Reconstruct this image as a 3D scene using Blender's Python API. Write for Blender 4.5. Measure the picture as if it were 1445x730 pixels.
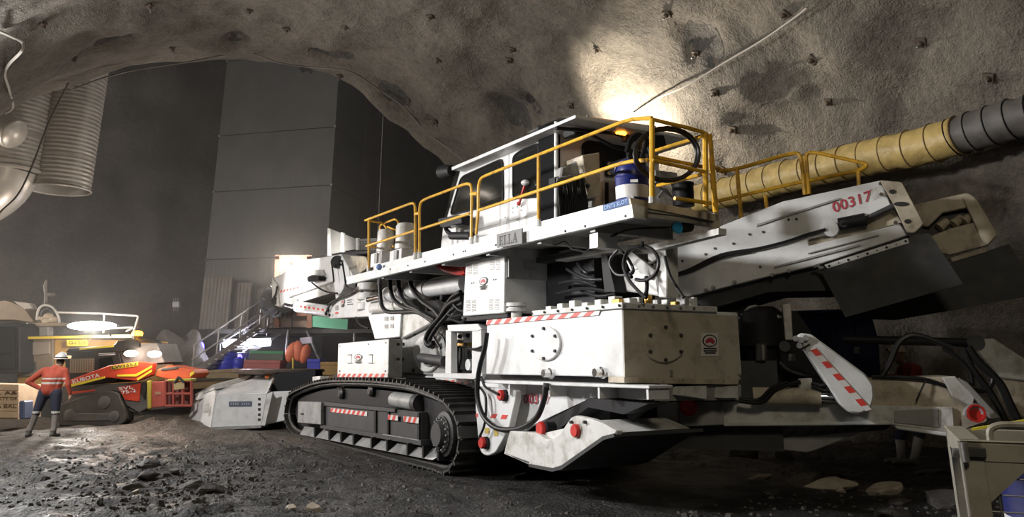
import bpy, bmesh, math, random
from mathutils import Vector, Matrix, noise
SC = bpy.context.scene
COL = SC.collection
for _o in list(bpy.data.objects):
    bpy.data.objects.remove(_o)
# ------------------------------------------------------------------ camera
F, CX, CY, PITCH, EYE = 1119.0, 722.5, 188.0, math.radians(16.02), 1.6
_cd = bpy.data.cameras.new('camera'); CAMO = bpy.data.objects.new('camera', _cd); COL.objects.link(CAMO)
CAMO.location = (0, 0, EYE); CAMO.rotation_euler = (math.pi/2 + PITCH, 0, 0)
_cd.sensor_fit = 'HORIZONTAL'; _cd.sensor_width = 36.0; _cd.lens = F/1445*36
_cd.shift_y = -(365 - CY)/1445; _cd.clip_start = 0.05; _cd.clip_end = 400
SC.camera = CAMO
# ------------------------------------------------------------------ world, exposure
wd = bpy.data.worlds.new('underground'); SC.world = wd; wd.use_nodes = True
wd.node_tree.nodes['Background'].inputs[0].default_value = (0.9, 0.85, 0.78, 1)
wd.node_tree.nodes['Background'].inputs[1].default_value = 0.0
SC.view_settings.view_transform = 'Standard'; SC.view_settings.look = 'None'
SC.view_settings.gamma = 1.0; SC.view_settings.use_curve_mapping = False
SC.view_settings.exposure = 0.0
# ------------------------------------------------------------------ lights: inferred floods and added unseen fills
def lamp(name, kind, loc, energy, color=(1, 1, 1), size=0.3, target=None, spot=None, blend=0.3, size_y=None):
    d = bpy.data.lights.new(name, kind); d.energy = energy; d.color = color
    if kind == 'AREA':
        d.size = size
        if size_y: d.shape = 'RECTANGLE'; d.size_y = size_y
    else:
        d.shadow_soft_size = size
    if spot: d.spot_size = math.radians(spot); d.spot_blend = blend
    o = bpy.data.objects.new(name, d); COL.objects.link(o); o.location = loc
    if target is not None:
        o.rotation_euler = (Vector(target) - Vector(loc)).to_track_quat('-Z', 'Y').to_euler()
    return o
# plain lights without fittings: inferred key and cab floods, the rest added
KEY = lamp('unseen_flood_beam', 'AREA', (-11.06, 14.3, 5.0), 1030, (1.0, 0.98, 0.96), 0.9, target=(-1.5, 12.5, 2.4))
FILL = lamp('unseen_fill_beam', 'AREA', (-3.2, 7.5, 4.8), 210, (1.0, 0.88, 0.75), 1.2, target=(-4.0, 9.5, 10.0))  # unseen area light added to brighten the vault
FILL2 = lamp('unseen_fill_beam', 'AREA', (1.7, -1.3, 7.0)  , 190, (1.0, 0.88, 0.66), 1.5, target=(1.0, 12.0, 3.0))  # unseen fill added behind the camera to lift rear faces
WALLB = lamp('cab_flood_beam', 'SPOT', (2.30, 18.0, 6.7), 1000, (1.0, 0.88, 0.70), 0.05, target=(3.05, 18.1, 7.35), spot=150, blend=0.3)
BOOMF = lamp('added_boom_spot', 'SPOT', (-12.0, 16.5, 5.5), 20000, (1.0, 0.97, 0.92), 0.15, target=(-6.5, 23.5, 4.15), spot=22, blend=0.9)  # narrow unseen spot added to overexpose the boom
CAVL = lamp('unseen_cavern_fill', 'POINT', (-21.0, 22.0, 5.0), 3000, (1.0, 0.90, 0.80), 0.5)  # unseen point light added to brighten the cavern from the left
CAVR = lamp('unseen_cavern_fill', 'POINT', (-6.0, 24.5, 13.5), 380, (1.0, 0.95, 0.9), 0.5)  # added point light, unseen, lifting the tower and back wall
KEY2 = lamp('unseen_flood_beam', 'AREA', (-6.1, 7.8, 5.3), 250, (1.0, 0.98, 0.96), 0.7, target=(3.5, 9.0, 2.8)); KEY2.data.spread = math.radians(100)  # second flood, unseen, added to light the conveyor side
LEFTL = lamp('added_left_spot', 'SPOT', (-10.6, 13.6, 5.2), 700, (1.0, 0.92, 0.82), 0.2, target=(-11.5, 20.5, 0.8), spot=62, blend=0.7)  # unseen spot added to brighten the crate and the worker's back

# ------------------------------------------------------------------ frames: a ground frame with a long axis A (towards the viewer), B (across, away)
class Fr:
    def __init__(s, origin, az):
        s.o = Vector((origin[0], origin[1], 0)); s.az = az
        s.A = Vector((-math.sin(az), -math.cos(az), 0)); s.B = Vector((math.cos(az), -math.sin(az), 0))
    def at(s, a, b, z): return s.o + s.A*a + s.B*b + Vector((0, 0, z))
    def loc(s, p): d = Vector(p) - s.o; return (d.dot(s.A), d.dot(s.B), p[2])
    def S(s, u, v, b):
        d = ray(u, v); t = (b - (EYEP - s.o).dot(s.B))/d.dot(s.B); return EYEP + d*t
    def R(s, u, v, a):
        d = ray(u, v); t = (a - (EYEP - s.o).dot(s.A))/d.dot(s.A); return EYEP + d*t
    def T(s, u, v, z):
        d = ray(u, v); return EYEP + d*((z - EYE)/d.z)
EYEP = Vector((0, 0, EYE))
def ray(u, v):
    dx = (u - CX)/F; dy = -(v - CY)/F; c, s = math.cos(PITCH), math.sin(PITCH)
    return Vector((dx, c - dy*s, s + dy*c))
def G(u, v, z=0.0):
    d = ray(u, v); return EYEP + d*((z - EYE)/d.z)
def D(u, v, Y):
    d = ray(u, v); return EYEP + d*(Y/d.y)
_O = G(648, 672)
M = Fr((_O.x, _O.y), math.atan((20 - CX)/(F/math.cos(PITCH))))   # the machine and the tunnel share this axis
W0 = Fr((0, 0), 0.0)
Z = Vector((0, 0, 1))
# ------------------------------------------------------------------ materials
MATS = {}
def mat(name, col, rough=0.5, metal=0.0, var=0.0, vs=4.0, dirt=None, dirt_amt=0.0, ds=1.5, bump=0.0, bs=30.0, emit=None, es=0.0, coat=0.0, alpha=None, trans=0.0, spec=None):
    if name in MATS: return MATS[name]
    m = bpy.data.materials.new(name); m.use_nodes = True; nt = m.node_tree; N = nt.nodes; L = nt.links
    p = N['Principled BSDF']; c4 = (*col, 1)
    p.inputs['Base Color'].default_value = c4; p.inputs['Roughness'].default_value = rough; p.inputs['Metallic'].default_value = metal
    if spec is not None: p.inputs['Specular IOR Level'].default_value = spec
    if coat: p.inputs['Coat Weight'].default_value = coat
    if trans: p.inputs['Transmission Weight'].default_value = trans
    if emit: p.inputs['Emission Color'].default_value = (*emit, 1); p.inputs['Emission Strength'].default_value = es
    if alpha is not None: p.inputs['Alpha'].default_value = alpha
    if var or dirt or bump:
        tc = N.new('ShaderNodeTexCoord'); geo = N.new('ShaderNodeNewGeometry'); src = geo.outputs['Position']
        cur = None
        if var:
            n = N.new('ShaderNodeTexNoise'); n.inputs['Scale'].default_value = vs; n.inputs['Detail'].default_value = 6
            L.new(src, n.inputs['Vector'])
            r = N.new('ShaderNodeMapRange'); r.inputs[1].default_value = 0.3; r.inputs[2].default_value = 0.7
            r.inputs[3].default_value = 1 - var; r.inputs[4].default_value = 1 + var*0.6
            L.new(n.outputs[0], r.inputs[0])
            mx = N.new('ShaderNodeVectorMath'); mx.operation = 'SCALE'; mx.inputs[0].default_value = col
            L.new(r.outputs[0], mx.inputs['Scale']); cur = mx.outputs[0]
        if dirt:
            n2 = N.new('ShaderNodeTexNoise'); n2.inputs['Scale'].default_value = ds; n2.inputs['Detail'].default_value = 8; n2.inputs['Roughness'].default_value = 0.65
            L.new(src, n2.inputs['Vector'])
            r2 = N.new('ShaderNodeMapRange'); r2.inputs[1].default_value = 0.48; r2.inputs[2].default_value = 0.72
            r2.inputs[3].default_value = 0; r2.inputs[4].default_value = dirt_amt
            L.new(n2.outputs[0], r2.inputs[0])
            mm = N.new('ShaderNodeMix'); mm.data_type = 'RGBA'
            L.new(r2.outputs[0], mm.inputs[0])
            if cur: L.new(cur, mm.inputs[6])
            else: mm.inputs[6].default_value = c4
            mm.inputs[7].default_value = (*dirt, 1); cur = mm.outputs[2]
        if cur: L.new(cur, p.inputs['Base Color'])
        if bump:
            n3 = N.new('ShaderNodeTexNoise'); n3.inputs['Scale'].default_value = bs; n3.inputs['Detail'].default_value = 5
            L.new(src, n3.inputs['Vector'])
            b = N.new('ShaderNodeBump'); b.inputs['Strength'].default_value = bump; b.inputs['Distance'].default_value = 0.05
            L.new(n3.outputs[0], b.inputs['Height']); L.new(b.outputs[0], p.inputs['Normal'])
    MATS[name] = m
    return m
WHITE = mat('white_paint', (0.70, 0.71, 0.72), 0.36, var=0.06, vs=2.5, dirt=(0.22, 0.20, 0.16), dirt_amt=0.35, ds=2.6, bump=0.02, bs=12)
WHITE2 = mat('white_paint_worn', (0.66, 0.66, 0.64), 0.45, var=0.08, vs=3, dirt=(0.20, 0.17, 0.12), dirt_amt=0.75, ds=4.0, bump=0.05, bs=25)
DIMWHITE = mat('dim_dusty_white', (0.52, 0.46, 0.36), 0.6, var=0.12, vs=5, dirt=(0.16, 0.12, 0.08), dirt_amt=0.8, ds=4.0, bump=0.06)  # white paint with dim warm light put into its colour, plus dust
GREY = mat('grey_paint', (0.34, 0.34, 0.33), 0.5, var=0.12, vs=4, dirt=(0.08, 0.075, 0.07), dirt_amt=0.6, ds=3)
DGREY = mat('dark_grey_steel', (0.06, 0.06, 0.062), 0.55, spec=.3, var=0.2, vs=6, dirt=(0.03, 0.03, 0.03), dirt_amt=0.7, ds=3, bump=0.06)
STEEL = mat('scuffed_silver_steel', (0.34, 0.34, 0.34), 0.5, 0.3, var=0.3, vs=7, dirt=(0.05, 0.05, 0.05), dirt_amt=0.85, ds=3.5, bump=0.1, bs=20)
CHROME = mat('chrome', (0.8, 0.8, 0.8), 0.15, 1.0)
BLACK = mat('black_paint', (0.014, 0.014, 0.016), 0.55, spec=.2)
RUBBER = mat('black_rubber', (0.014, 0.014, 0.015), 0.42, var=0.2, vs=9, spec=.3)
TRACKM = mat('muddy_track_steel', (0.032, 0.031, 0.029), 0.5, 0.15, var=0.35, vs=7, bump=0.15, bs=22)
YELLOW = mat('yellow_paint', (0.72, 0.40, 0.03), 0.4, var=0.1, vs=8, dirt=(0.10, 0.06, 0.02), dirt_amt=0.6, ds=6)
RED = mat('red_paint', (0.55, 0.03, 0.025), 0.4, var=0.15, vs=10)
REDTAPE = mat('red_tape', (0.62, 0.05, 0.04), 0.45)
WHTAPE = mat('white_tape', (0.66, 0.64, 0.62), 0.45)
MAROON = mat('maroon_lettering', (0.42, 0.035, 0.06), 0.5)
GLASS = mat('dark_window_glass', (0.012, 0.013, 0.013), 0.08, 0.0)
BLUE = mat('blue_paint', (0.02, 0.05, 0.22), 0.4, var=0.1)
NAVY = mat('navy_plastic', (0.012, 0.02, 0.15), 0.35, var=0.1)
INK = mat('black_ink', (0.015, 0.015, 0.015), 0.6)
WHINK = mat('white_ink', (0.85, 0.85, 0.85), 0.6)
BRASS = mat('brass_fitting', (0.45, 0.27, 0.06), 0.35, 0.8)
# ------------------------------------------------------------------ mesh builder
WL = {}      # world location of every object
class MB:
    def __init__(s): s.v = []; s.f = []; s.m = []
    def add(s, vs, fs, mi=0):
        k = len(s.v); s.v += [Vector(q) for q in vs]
        for f in fs: s.f.append(tuple(i + k for i in f)); s.m.append(mi)
        return s
    def prism(s, pts, off, mi=0, mside=None):
        n = len(pts); off = Vector(off); pts = [Vector(q) for q in pts]
        s.add(pts + [q + off for q in pts], [tuple(range(n)), tuple(range(2*n - 1, n - 1, -1))], mi)
        k = len(s.v) - 2*n
        for i in range(n):
            j = (i + 1) % n; s.f.append((k + i, k + j, k + n + j, k + n + i)); s.m.append(mi if mside is None else mside)
        return s
    def S(s, fr, b, px, depth, mi=0): return s.prism([fr.S(u, v, b) for u, v in px], fr.B*depth, mi)
    def R(s, fr, a, px, depth, mi=0): return s.prism([fr.R(u, v, a) for u, v in px], fr.A*(-depth), mi)
    def T(s, fr, z, px, depth, mi=0): return s.prism([fr.T(u, v, z) for u, v in px], (0, 0, -depth), mi)
    def box(s, fr, a0, a1, b0, b1, z0, z1, mi=0):
        q = [fr.at(a0, b0, z0), fr.at(a1, b0, z0), fr.at(a1, b1, z0), fr.at(a0, b1, z0)]
        return s.prism(q, (0, 0, z1 - z0), mi)
    def bar(s, p, q, w, h, mi=0, up=Z):
        p, q = Vector(p), Vector(q); d = (q - p).normalized(); x = d.cross(Vector(up))
        if x.length < 1e-4: x = d.cross(Vector((1, 0, 0)))
        x.normalize(); y = x.cross(d).normalized()
        c = [p + x*sx*w/2 + y*sy*h/2 for sx, sy in ((-1, -1), (1, -1), (1, 1), (-1, 1))]
        return s.prism(c, q - p, mi)
    def cyl(s, p, q, r0, r1=None, n=14, mi=0):
        if r1 is None: r1 = r0
        return s.lathe(p, Vector(q) - Vector(p), [(0, r0), (1, r1)], n, mi)
    def lathe(s, p, axis, prof, n=16, mi=0, caps=True):
        p, ax = Vector(p), Vector(axis); d = ax.normalized()
        x = d.orthogonal().normalized(); y = d.cross(x); k = len(s.v); rings = len(prof)
        for h, r in prof:
            for i in range(n):
                t = 2*math.pi*i/n; s.v.append(p + ax*h + (x*math.cos(t) + y*math.sin(t))*r)
        for j in range(rings - 1):
            for i in range(n):
                i2 = (i + 1) % n
                s.f.append((k + j*n + i, k + j*n + i2, k + (j + 1)*n + i2, k + (j + 1)*n + i)); s.m.append(mi)
        if caps:
            s.f.append(tuple(k + i for i in range(n))); s.m.append(mi)
            s.f.append(tuple(k + (rings - 1)*n + i for i in range(n))); s.m.append(mi)
        return s
    def tube(s, pts, r, n=8, mi=0, closed=False, smooth=0):
        P = [Vector(q) for q in pts]
        if smooth: P = catmull(P, smooth, closed)
        m = len(P); k = len(s.v); nrm = None
        for i in range(m):
            if closed: d = P[(i + 1) % m] - P[i - 1]
            else: d = P[min(i + 1, m - 1)] - P[max(i - 1, 0)]
            if d.length < 1e-7: d = Vector((0, 0, 1))
            d.normalize()
            if nrm is None: nrm = d.orthogonal().normalized()
            nrm = (nrm - d*nrm.dot(d))
            if nrm.length < 1e-5: nrm = d.orthogonal()
            nrm.normalize(); bb = d.cross(nrm); rr = r[i] if isinstance(r, (list, tuple)) else r
            for j in range(n):
                t = 2*math.pi*j/n; s.v.append(P[i] + (nrm*math.cos(t) + bb*math.sin(t))*rr)
        for i in range(m if closed else m - 1):
            i2 = (i + 1) % m
            for j in range(n):
                j2 = (j + 1) % n
                s.f.append((k + i*n + j, k + i*n + j2, k + i2*n + j2, k + i2*n + j)); s.m.append(mi)
        if not closed:
            s.f.append(tuple(k + j for j in range(n))); s.m.append(mi)
            s.f.append(tuple(k + (m - 1)*n + j for j in range(n))); s.m.append(mi)
        return s
    def ball(s, c, r, n=12, m=8, mi=0):
        c = Vector(c); r = Vector(r) if not isinstance(r, (int, float)) else Vector((r, r, r)); k = len(s.v)
        s.v.append(c - Vector((0, 0, r.z)))
        for j in range(1, m):
            ph = -math.pi/2 + math.pi*j/m
            for i in range(n):
                t = 2*math.pi*i/n; s.v.append(c + Vector((r.x*math.cos(ph)*math.cos(t), r.y*math.cos(ph)*math.sin(t), r.z*math.sin(ph))))
        s.v.append(c + Vector((0, 0, r.z))); e = len(s.v) - 1
        for i in range(n):
            i2 = (i + 1) % n
            s.f.append((k, k + 1 + i2, k + 1 + i)); s.m.append(mi)
            for j in range(m - 2):
                q = k + 1 + j*n; s.f.append((q + i, q + i2, q + n + i2, q + n + i)); s.m.append(mi)
            q = k + 1 + (m - 2)*n; s.f.append((q + i, q + i2, e)); s.m.append(mi)
        return s
    def build(s, name, mats, parent=None, smooth=False, bev=0.0, seg=1, normals=True, origin=None):
        if not isinstance(mats, (list, tuple)): mats = [mats]
        if origin is None:
            lo = [min(q[i] for q in s.v) for i in range(3)]; hi = [max(q[i] for q in s.v) for i in range(3)]
            origin = Vector(((lo[0] + hi[0])/2, (lo[1] + hi[1])/2, lo[2] if parent is None else (lo[2] + hi[2])/2))
        me = bpy.data.meshes.new(name); me.from_pydata([q - origin for q in s.v], [], s.f)
        for mm in mats: me.materials.append(mm)
        me.polygons.foreach_set('material_index', s.m)
        if smooth: me.polygons.foreach_set('use_smooth', [True]*len(me.polygons))
        if normals:
            bm = bmesh.new(); bm.from_mesh(me); bmesh.ops.recalc_face_normals(bm, faces=bm.faces)
            bm.to_mesh(me); bm.free()
        if smooth and smooth != 'all': me.set_sharp_from_angle(angle=math.radians(40))
        o = bpy.data.objects.new(name, me); COL.objects.link(o)
        put(o, origin, parent)
        if bev:
            md = o.modifiers.new('bevel', 'BEVEL'); md.width = bev; md.segments = seg; md.limit_method = 'ANGLE'; md.angle_limit = math.radians(40)
        return o
def put(o, loc, parent=None):
    WL[o.name] = Vector(loc)
    if parent is not None and parent.parent is not None and parent.parent.parent is not None: parent = parent.parent    # thing > part > sub-part, no further
    if parent is not None:
        o.parent = parent; o.location = Vector(loc) - WL[parent.name]
    else: o.location = loc
    return o
def catmull(P, k, closed=False):
    n = len(P); out = []
    for i in range(n if closed else n - 1):
        if closed: p0, p1, p2, p3 = P[i - 1], P[i], P[(i + 1) % n], P[(i + 2) % n]
        else: p0, p1, p2, p3 = P[max(i - 1, 0)], P[i], P[i + 1], P[min(i + 2, n - 1)]
        for j in range(k):
            t = j/k
            out.append(0.5*((2*p1) + (p2 - p0)*t + (2*p0 - 5*p1 + 4*p2 - p3)*t*t + (3*p1 - p0 - 3*p2 + p3)*t**3))
    if not closed: out.append(P[-1].copy())
    return out
def fillet(P, r, k=4):
    out = [Vector(P[0])]
    for i in range(1, len(P) - 1):
        p, a, b = Vector(P[i]), Vector(P[i - 1]), Vector(P[i + 1]); da, db = a - p, b - p
        ra = min(r, da.length*0.45); rb = min(r, db.length*0.45); s = p + da.normalized()*ra; e = p + db.normalized()*rb
        for j in range(k + 1):
            t = j/k; out.append(s*(1 - t)**2 + p*2*t*(1 - t) + e*t*t)
    out.append(Vector(P[-1])); return out
def tag(o, label=None, cat=None, group=None, kind=None):
    if label: o['label'] = label
    if cat: o['category'] = cat
    if group: o['group'] = group
    if kind: o['kind'] = kind
    return o
def thing(name, loc, label, cat, group=None):
    o = bpy.data.objects.new(name, None); COL.objects.link(o); o.empty_display_size = 0.2
    put(o, loc); return tag(o, label, cat, group)
def dup(o, loc, parent=None, rot=None):
    c = o.copy(); COL.objects.link(c); c.parent = None; put(c, loc, parent)
    if rot is not None: c.rotation_euler = rot
    return c
# text as flat print: mapped onto a quad given by four world points (TL, TR, BR, BL)
_TC = {}
def text_geo(s, bold=0.0):
    if (s, bold) in _TC: return _TC[(s, bold)]
    cu = bpy.data.curves.new('txt', 'FONT'); cu.body = s; cu.offset = bold; cu.resolution_u = 2
    ob = bpy.data.objects.new('txt', cu); COL.objects.link(ob); bpy.context.view_layer.update()
    me = bpy.data.meshes.new_from_object(ob)
    vs = [v.co.copy() for v in me.vertices]; fs = [tuple(p.vertices) for p in me.polygons]
    bpy.data.objects.remove(ob); bpy.data.curves.remove(cu); bpy.data.meshes.remove(me)
    x0 = min(v.x for v in vs); x1 = max(v.x for v in vs); y0 = min(v.y for v in vs); y1 = max(v.y for v in vs)
    vs = [((v.x - x0)/(x1 - x0), (v.y - y0)/(y1 - y0)) for v in vs]
    _TC[(s, bold)] = (vs, fs); return vs, fs
def bil(q, x, y):      # x right, y up
    tl, tr, br, bl = q; return (bl*(1 - x) + br*x)*(1 - y) + (tl*(1 - x) + tr*x)*y
def lift(q, d):
    n = (q[1] - q[0]).cross(q[3] - q[0]).normalized(); c = (q[0] + q[2])/2
    if n.dot(EYEP - c) < 0: n = -n
    return [p + n*d for p in q], n
def print_text(mb, q, s, mi=0, d=0.006, bold=0.0):
    vs, fs = text_geo(s, bold); q2, n = lift(q, d)
    return mb.add([bil(q2, x, y) for x, y in vs], fs, mi)
def qS(fr, b, *px): return [fr.S(u, v, b) for u, v in px]
def qR(fr, a, *px): return [fr.R(u, v, a) for u, v in px]
def rect(u0, v0, u1, v1): return [(u0, v0), (u1, v0), (u1, v1), (u0, v1)]
def plate(mb, q, d=0.008, mi=0, base=0.0):
    q2, n = lift(q, base + d); return mb.prism(q2, n*(-d), mi)
def hazard(name, q, n, parent, slant=0.6, flip=False):
    mb = MB(); plate(mb, q, 0.006, 0, 0.002); q2, nn = lift(q, 0.011)
    w = 1.0/(2*n)
    for i in range(n):
        x = i*2*w + w*0.3; s = w*slant
        xs = (x, x + w, x + w - s*2*(-1 if flip else 1)*0.5, x - s*2*(-1 if flip else 1)*0.5)
        xs = [min(max(t, 0), 1) for t in xs]
        mb.add([bil(q2, xs[0], 1), bil(q2, xs[1], 1), bil(q2, xs[2], 0), bil(q2, xs[3], 0)], [(0, 1, 2, 3)], 1)
    return mb.build(name, [WHTAPE, REDTAPE], parent, normals=False)
def bolts(name, pts, n, r, h, parent, m=None):
    n = Vector(n).normalized(); first = None
    for p in pts:
        if first is None:
            first = MB().cyl(Vector(p), Vector(p) + n*h, r, r*0.9, 6).build(name, m or STEEL, parent, origin=Vector(p))
        else: dup(first, Vector(p), parent)
    return first
AUS = [(0.02, 0.52), (0.10, 0.62), (0.22, 0.68), (0.30, 0.80), (0.40, 0.88), (0.50, 0.80), (0.55, 0.90), (0.62, 0.78), (0.68, 0.95), (0.76, 0.74), (0.88, 0.60), (0.98, 0.42), (0.92, 0.22), (0.78, 0.10), (0.66, 0.16), (0.56, 0.30), (0.40, 0.32), (0.22, 0.18), (0.08, 0.20), (0.06, 0.36)]
def emblem(name, q, parent, backing=True):
    mb = MB(); q2, n = lift(q, 0.006)
    if backing: plate(mb, q, 0.004, 0, 0.001)
    def el(cx, cy, rx, ry, k=20): return [bil(q3, cx + rx*math.cos(2*math.pi*i/k), cy + ry*math.sin(2*math.pi*i/k)) for i in range(k)]
    q3, _ = lift(q, 0.008); mb.add(el(0.5, 0.66, 0.44, 0.27), [tuple(range(20))], 1)
    q3, _ = lift(q, 0.010); mb.add(el(0.5, 0.66, 0.37, 0.22), [tuple(range(20))], 0)
    q3, _ = lift(q, 0.012); mb.add([bil(q3, 0.2 + 0.6*x, 0.48 + 0.36*y) for x, y in AUS], [tuple(range(len(AUS)))], 2)
    for y, x0, x1 in ((0.30, 0.12, 0.88), (0.20, 0.12, 0.88), (0.11, 0.2, 0.8)):
        mb.add([bil(q3, x0, y + 0.06), bil(q3, x1, y + 0.06), bil(q3, x1, y), bil(q3, x0, y)], [(0, 1, 2, 3)], 1)
    return mb.build(name, [WHTAPE, INK, MAROON], parent, normals=False)

# ================================================================== the setting
def shot_mat(name, c1, c2, bump, rough=0.75):
    m = bpy.data.materials.new(name); m.use_nodes = True; nt = m.node_tree; N = nt.nodes; L = nt.links; p = N['Principled BSDF']
    geo = N.new('ShaderNodeNewGeometry'); src = geo.outputs['Position']
    def nz(sc, det=8, ro=0.6):
        n = N.new('ShaderNodeTexNoise'); n.inputs['Scale'].default_value = sc; n.inputs['Detail'].default_value = det; n.inputs['Roughness'].default_value = ro
        L.new(src, n.inputs['Vector']); return n
    a = nz(0.55); b = nz(7, 6); c = nz(26, 4); d = nz(2.2, 5)
    cr = N.new('ShaderNodeValToRGB'); cr.color_ramp.elements[0].position = 0.32; cr.color_ramp.elements[0].color = (*c1, 1)
    cr.color_ramp.elements[1].position = 0.68; cr.color_ramp.elements[1].color = (*c2, 1); L.new(a.outputs[0], cr.inputs[0])
    mr = N.new('ShaderNodeMapRange'); mr.inputs[1].default_value = 0.3; mr.inputs[2].default_value = 0.7; mr.inputs[3].default_value = 0.72; mr.inputs[4].default_value = 1.2
    L.new(b.outputs[0], mr.inputs[0])
    mx = N.new('ShaderNodeVectorMath'); mx.operation = 'SCALE'; L.new(cr.outputs[0], mx.inputs[0]); L.new(mr.outputs[0], mx.inputs['Scale'])
    L.new(mx.outputs[0], p.inputs['Base Color']); p.inputs['Roughness'].default_value = rough
    ad = N.new('ShaderNodeMath'); ad.operation = 'MULTIPLY_ADD'; L.new(b.outputs[0], ad.inputs[0]); ad.inputs[1].default_value = 1.2; L.new(c.outputs[0], ad.inputs[2])
    ad2 = N.new('ShaderNodeMath'); ad2.operation = 'MULTIPLY_ADD'; L.new(d.outputs[0], ad2.inputs[0]); ad2.inputs[1].default_value = 2.0; L.new(ad.outputs[0], ad2.inputs[2])
    bp = N.new('ShaderNodeBump'); bp.inputs['Strength'].default_value = bump; bp.inputs['Distance'].default_value = 0.07
    L.new(ad2.outputs[0], bp.inputs['Height']); L.new(bp.outputs[0], p.inputs['Normal'])
    return m
SHOT = shot_mat('sprayed_concrete', (0.10, 0.088, 0.072), (0.19, 0.168, 0.138), 0.75)
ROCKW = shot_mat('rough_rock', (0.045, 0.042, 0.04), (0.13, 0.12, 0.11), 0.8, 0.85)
def fbm(p, sc, o=4): return noise.fractal(Vector(p)*sc, 1.0, 2.0, o)
TB, TZ, TRB, TRZ, AM = -0.2, 0.4, 9.2, 10.0, -12.0
# mouth of the tunnel: the arch edge as surveyed, as angle -> radius factor
_edge = []
for u, v in [(0, 165), (50, 138), (100, 118), (150, 102), (200, 92), (280, 84), (350, 82), (420, 90), (470, 104), (500, 120), (530, 150), (552, 172), (575, 186), (600, 210), (622, 222), (640, 243)]:
    p = M.loc(M.R(u, v, AM)); x, z = (p[1] - TB)/TRB, (p[2] - TZ)/TRZ
    _edge.append((math.atan2(z, x), math.hypot(x, z)))
_edge.sort()
def edge_fac(t):
    if t <= _edge[0][0]: 
        k = min(1, (_edge[0][0] - t)/0.4); return _edge[0][1]*(1 - k) + 1.0*k
    if t >= _edge[-1][0]:
        k = min(1, (t - _edge[-1][0])/0.4); return _edge[-1][1]*(1 - k) + 1.0*k
    for (t0, f0), (t1, f1) in zip(_edge, _edge[1:]):
        if t0 <= t <= t1: return f0 + (f1 - f0)*(t - t0)/(t1 - t0)
HOLL = []
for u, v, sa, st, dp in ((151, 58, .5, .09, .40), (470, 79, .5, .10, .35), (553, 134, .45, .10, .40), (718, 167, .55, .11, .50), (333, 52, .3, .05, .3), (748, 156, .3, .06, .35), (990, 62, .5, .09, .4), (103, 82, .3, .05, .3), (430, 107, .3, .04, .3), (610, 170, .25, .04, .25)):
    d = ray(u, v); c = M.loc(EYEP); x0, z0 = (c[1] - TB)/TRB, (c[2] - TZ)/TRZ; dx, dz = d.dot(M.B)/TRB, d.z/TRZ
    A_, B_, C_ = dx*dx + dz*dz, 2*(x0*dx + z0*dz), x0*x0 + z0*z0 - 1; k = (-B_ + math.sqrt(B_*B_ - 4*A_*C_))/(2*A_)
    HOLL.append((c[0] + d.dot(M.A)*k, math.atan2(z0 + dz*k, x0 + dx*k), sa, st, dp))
def vault(a, t, r=1.0):
    k = max(0.0, 1 - (a - AM)/2.5); f = (1 - k) + edge_fac(t)*k
    b = TB + TRB*math.cos(t)*f; z = TZ + TRZ*math.sin(t)*f
    w = Vector((a, b, z)); amp = 0.34*fbm(w, 0.33, 3) + 0.09*fbm(w + Vector((7, 3, 1)), 1.3, 3)
    low = max(0, min(1, (3.2 - z)/1.5)); amp += low*0.30*fbm(w, 0.9, 4)
    amp += 0.10*fbm(w + Vector((1, 9, 4)), 0.8, 3)
    amp *= 1 - 0.6*k
    for ha, ht, sa, st, dp in HOLL:
        e = ((a - ha)/sa)**2 + ((t - ht)/(st*.7))**2
        if e < 6: amp += dp*math.exp(-e**1.5*.8)
    return M.at(a, b + amp*math.cos(t)*r, z + amp*math.sin(t)*r)
def vault_mesh(name, t0, t1, label_kind, na=170, step=0.014):
    mb = MB(); nt_ = int((t1 - t0)/step); rows = []
    rows_a = [AM - 0.0 + (28.0)*(i/na)**1.0 for i in range(na + 1)]
    vs = []; n = nt_ + 1
    # cavern-side face of the brow, with a rounded lip
    lip = [(-0.9, 7.0), (-0.9, 1.2), (-0.78, 0.62), (-0.5, 0.24), (-0.22, 0.06)]
    for j, (da, dr) in enumerate(lip):
        for i in range(n):
            t = t0 + (t1 - t0)*i/nt_; p = vault(AM, t); c = math.cos(t); s = math.sin(t)
            vs.append(p + M.A*da + M.B*(c*dr) + Z*(s*dr))
    for a in rows_a:
        for i in range(n): vs.append(vault(a, t0 + (t1 - t0)*i/nt_))
    R = len(rows_a) + len(lip)
    fs = [(r*n + i, r*n + i + 1, (r + 1)*n + i + 1, (r + 1)*n + i) for r in range(R - 1) for i in range(n - 1)]
    mb.add(vs, fs); o = mb.build(name, SHOT, None, smooth='all', normals=False, origin=Vector((0, 0, 0)))
    return tag(o, kind='structure')
tag(vault_mesh('wall_right', -0.06, 0.36, 'w'), 'rough sprayed-concrete tunnel wall behind the machine')
tag(vault_mesh('ceiling', 0.36, 2.62, 'c'), 'grey sprayed-concrete tunnel vault ending in an arched brow')
tag(vault_mesh('wall_left', 2.62, 3.2, 'w', 60, 0.03), 'sprayed-concrete tunnel wall')
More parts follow.
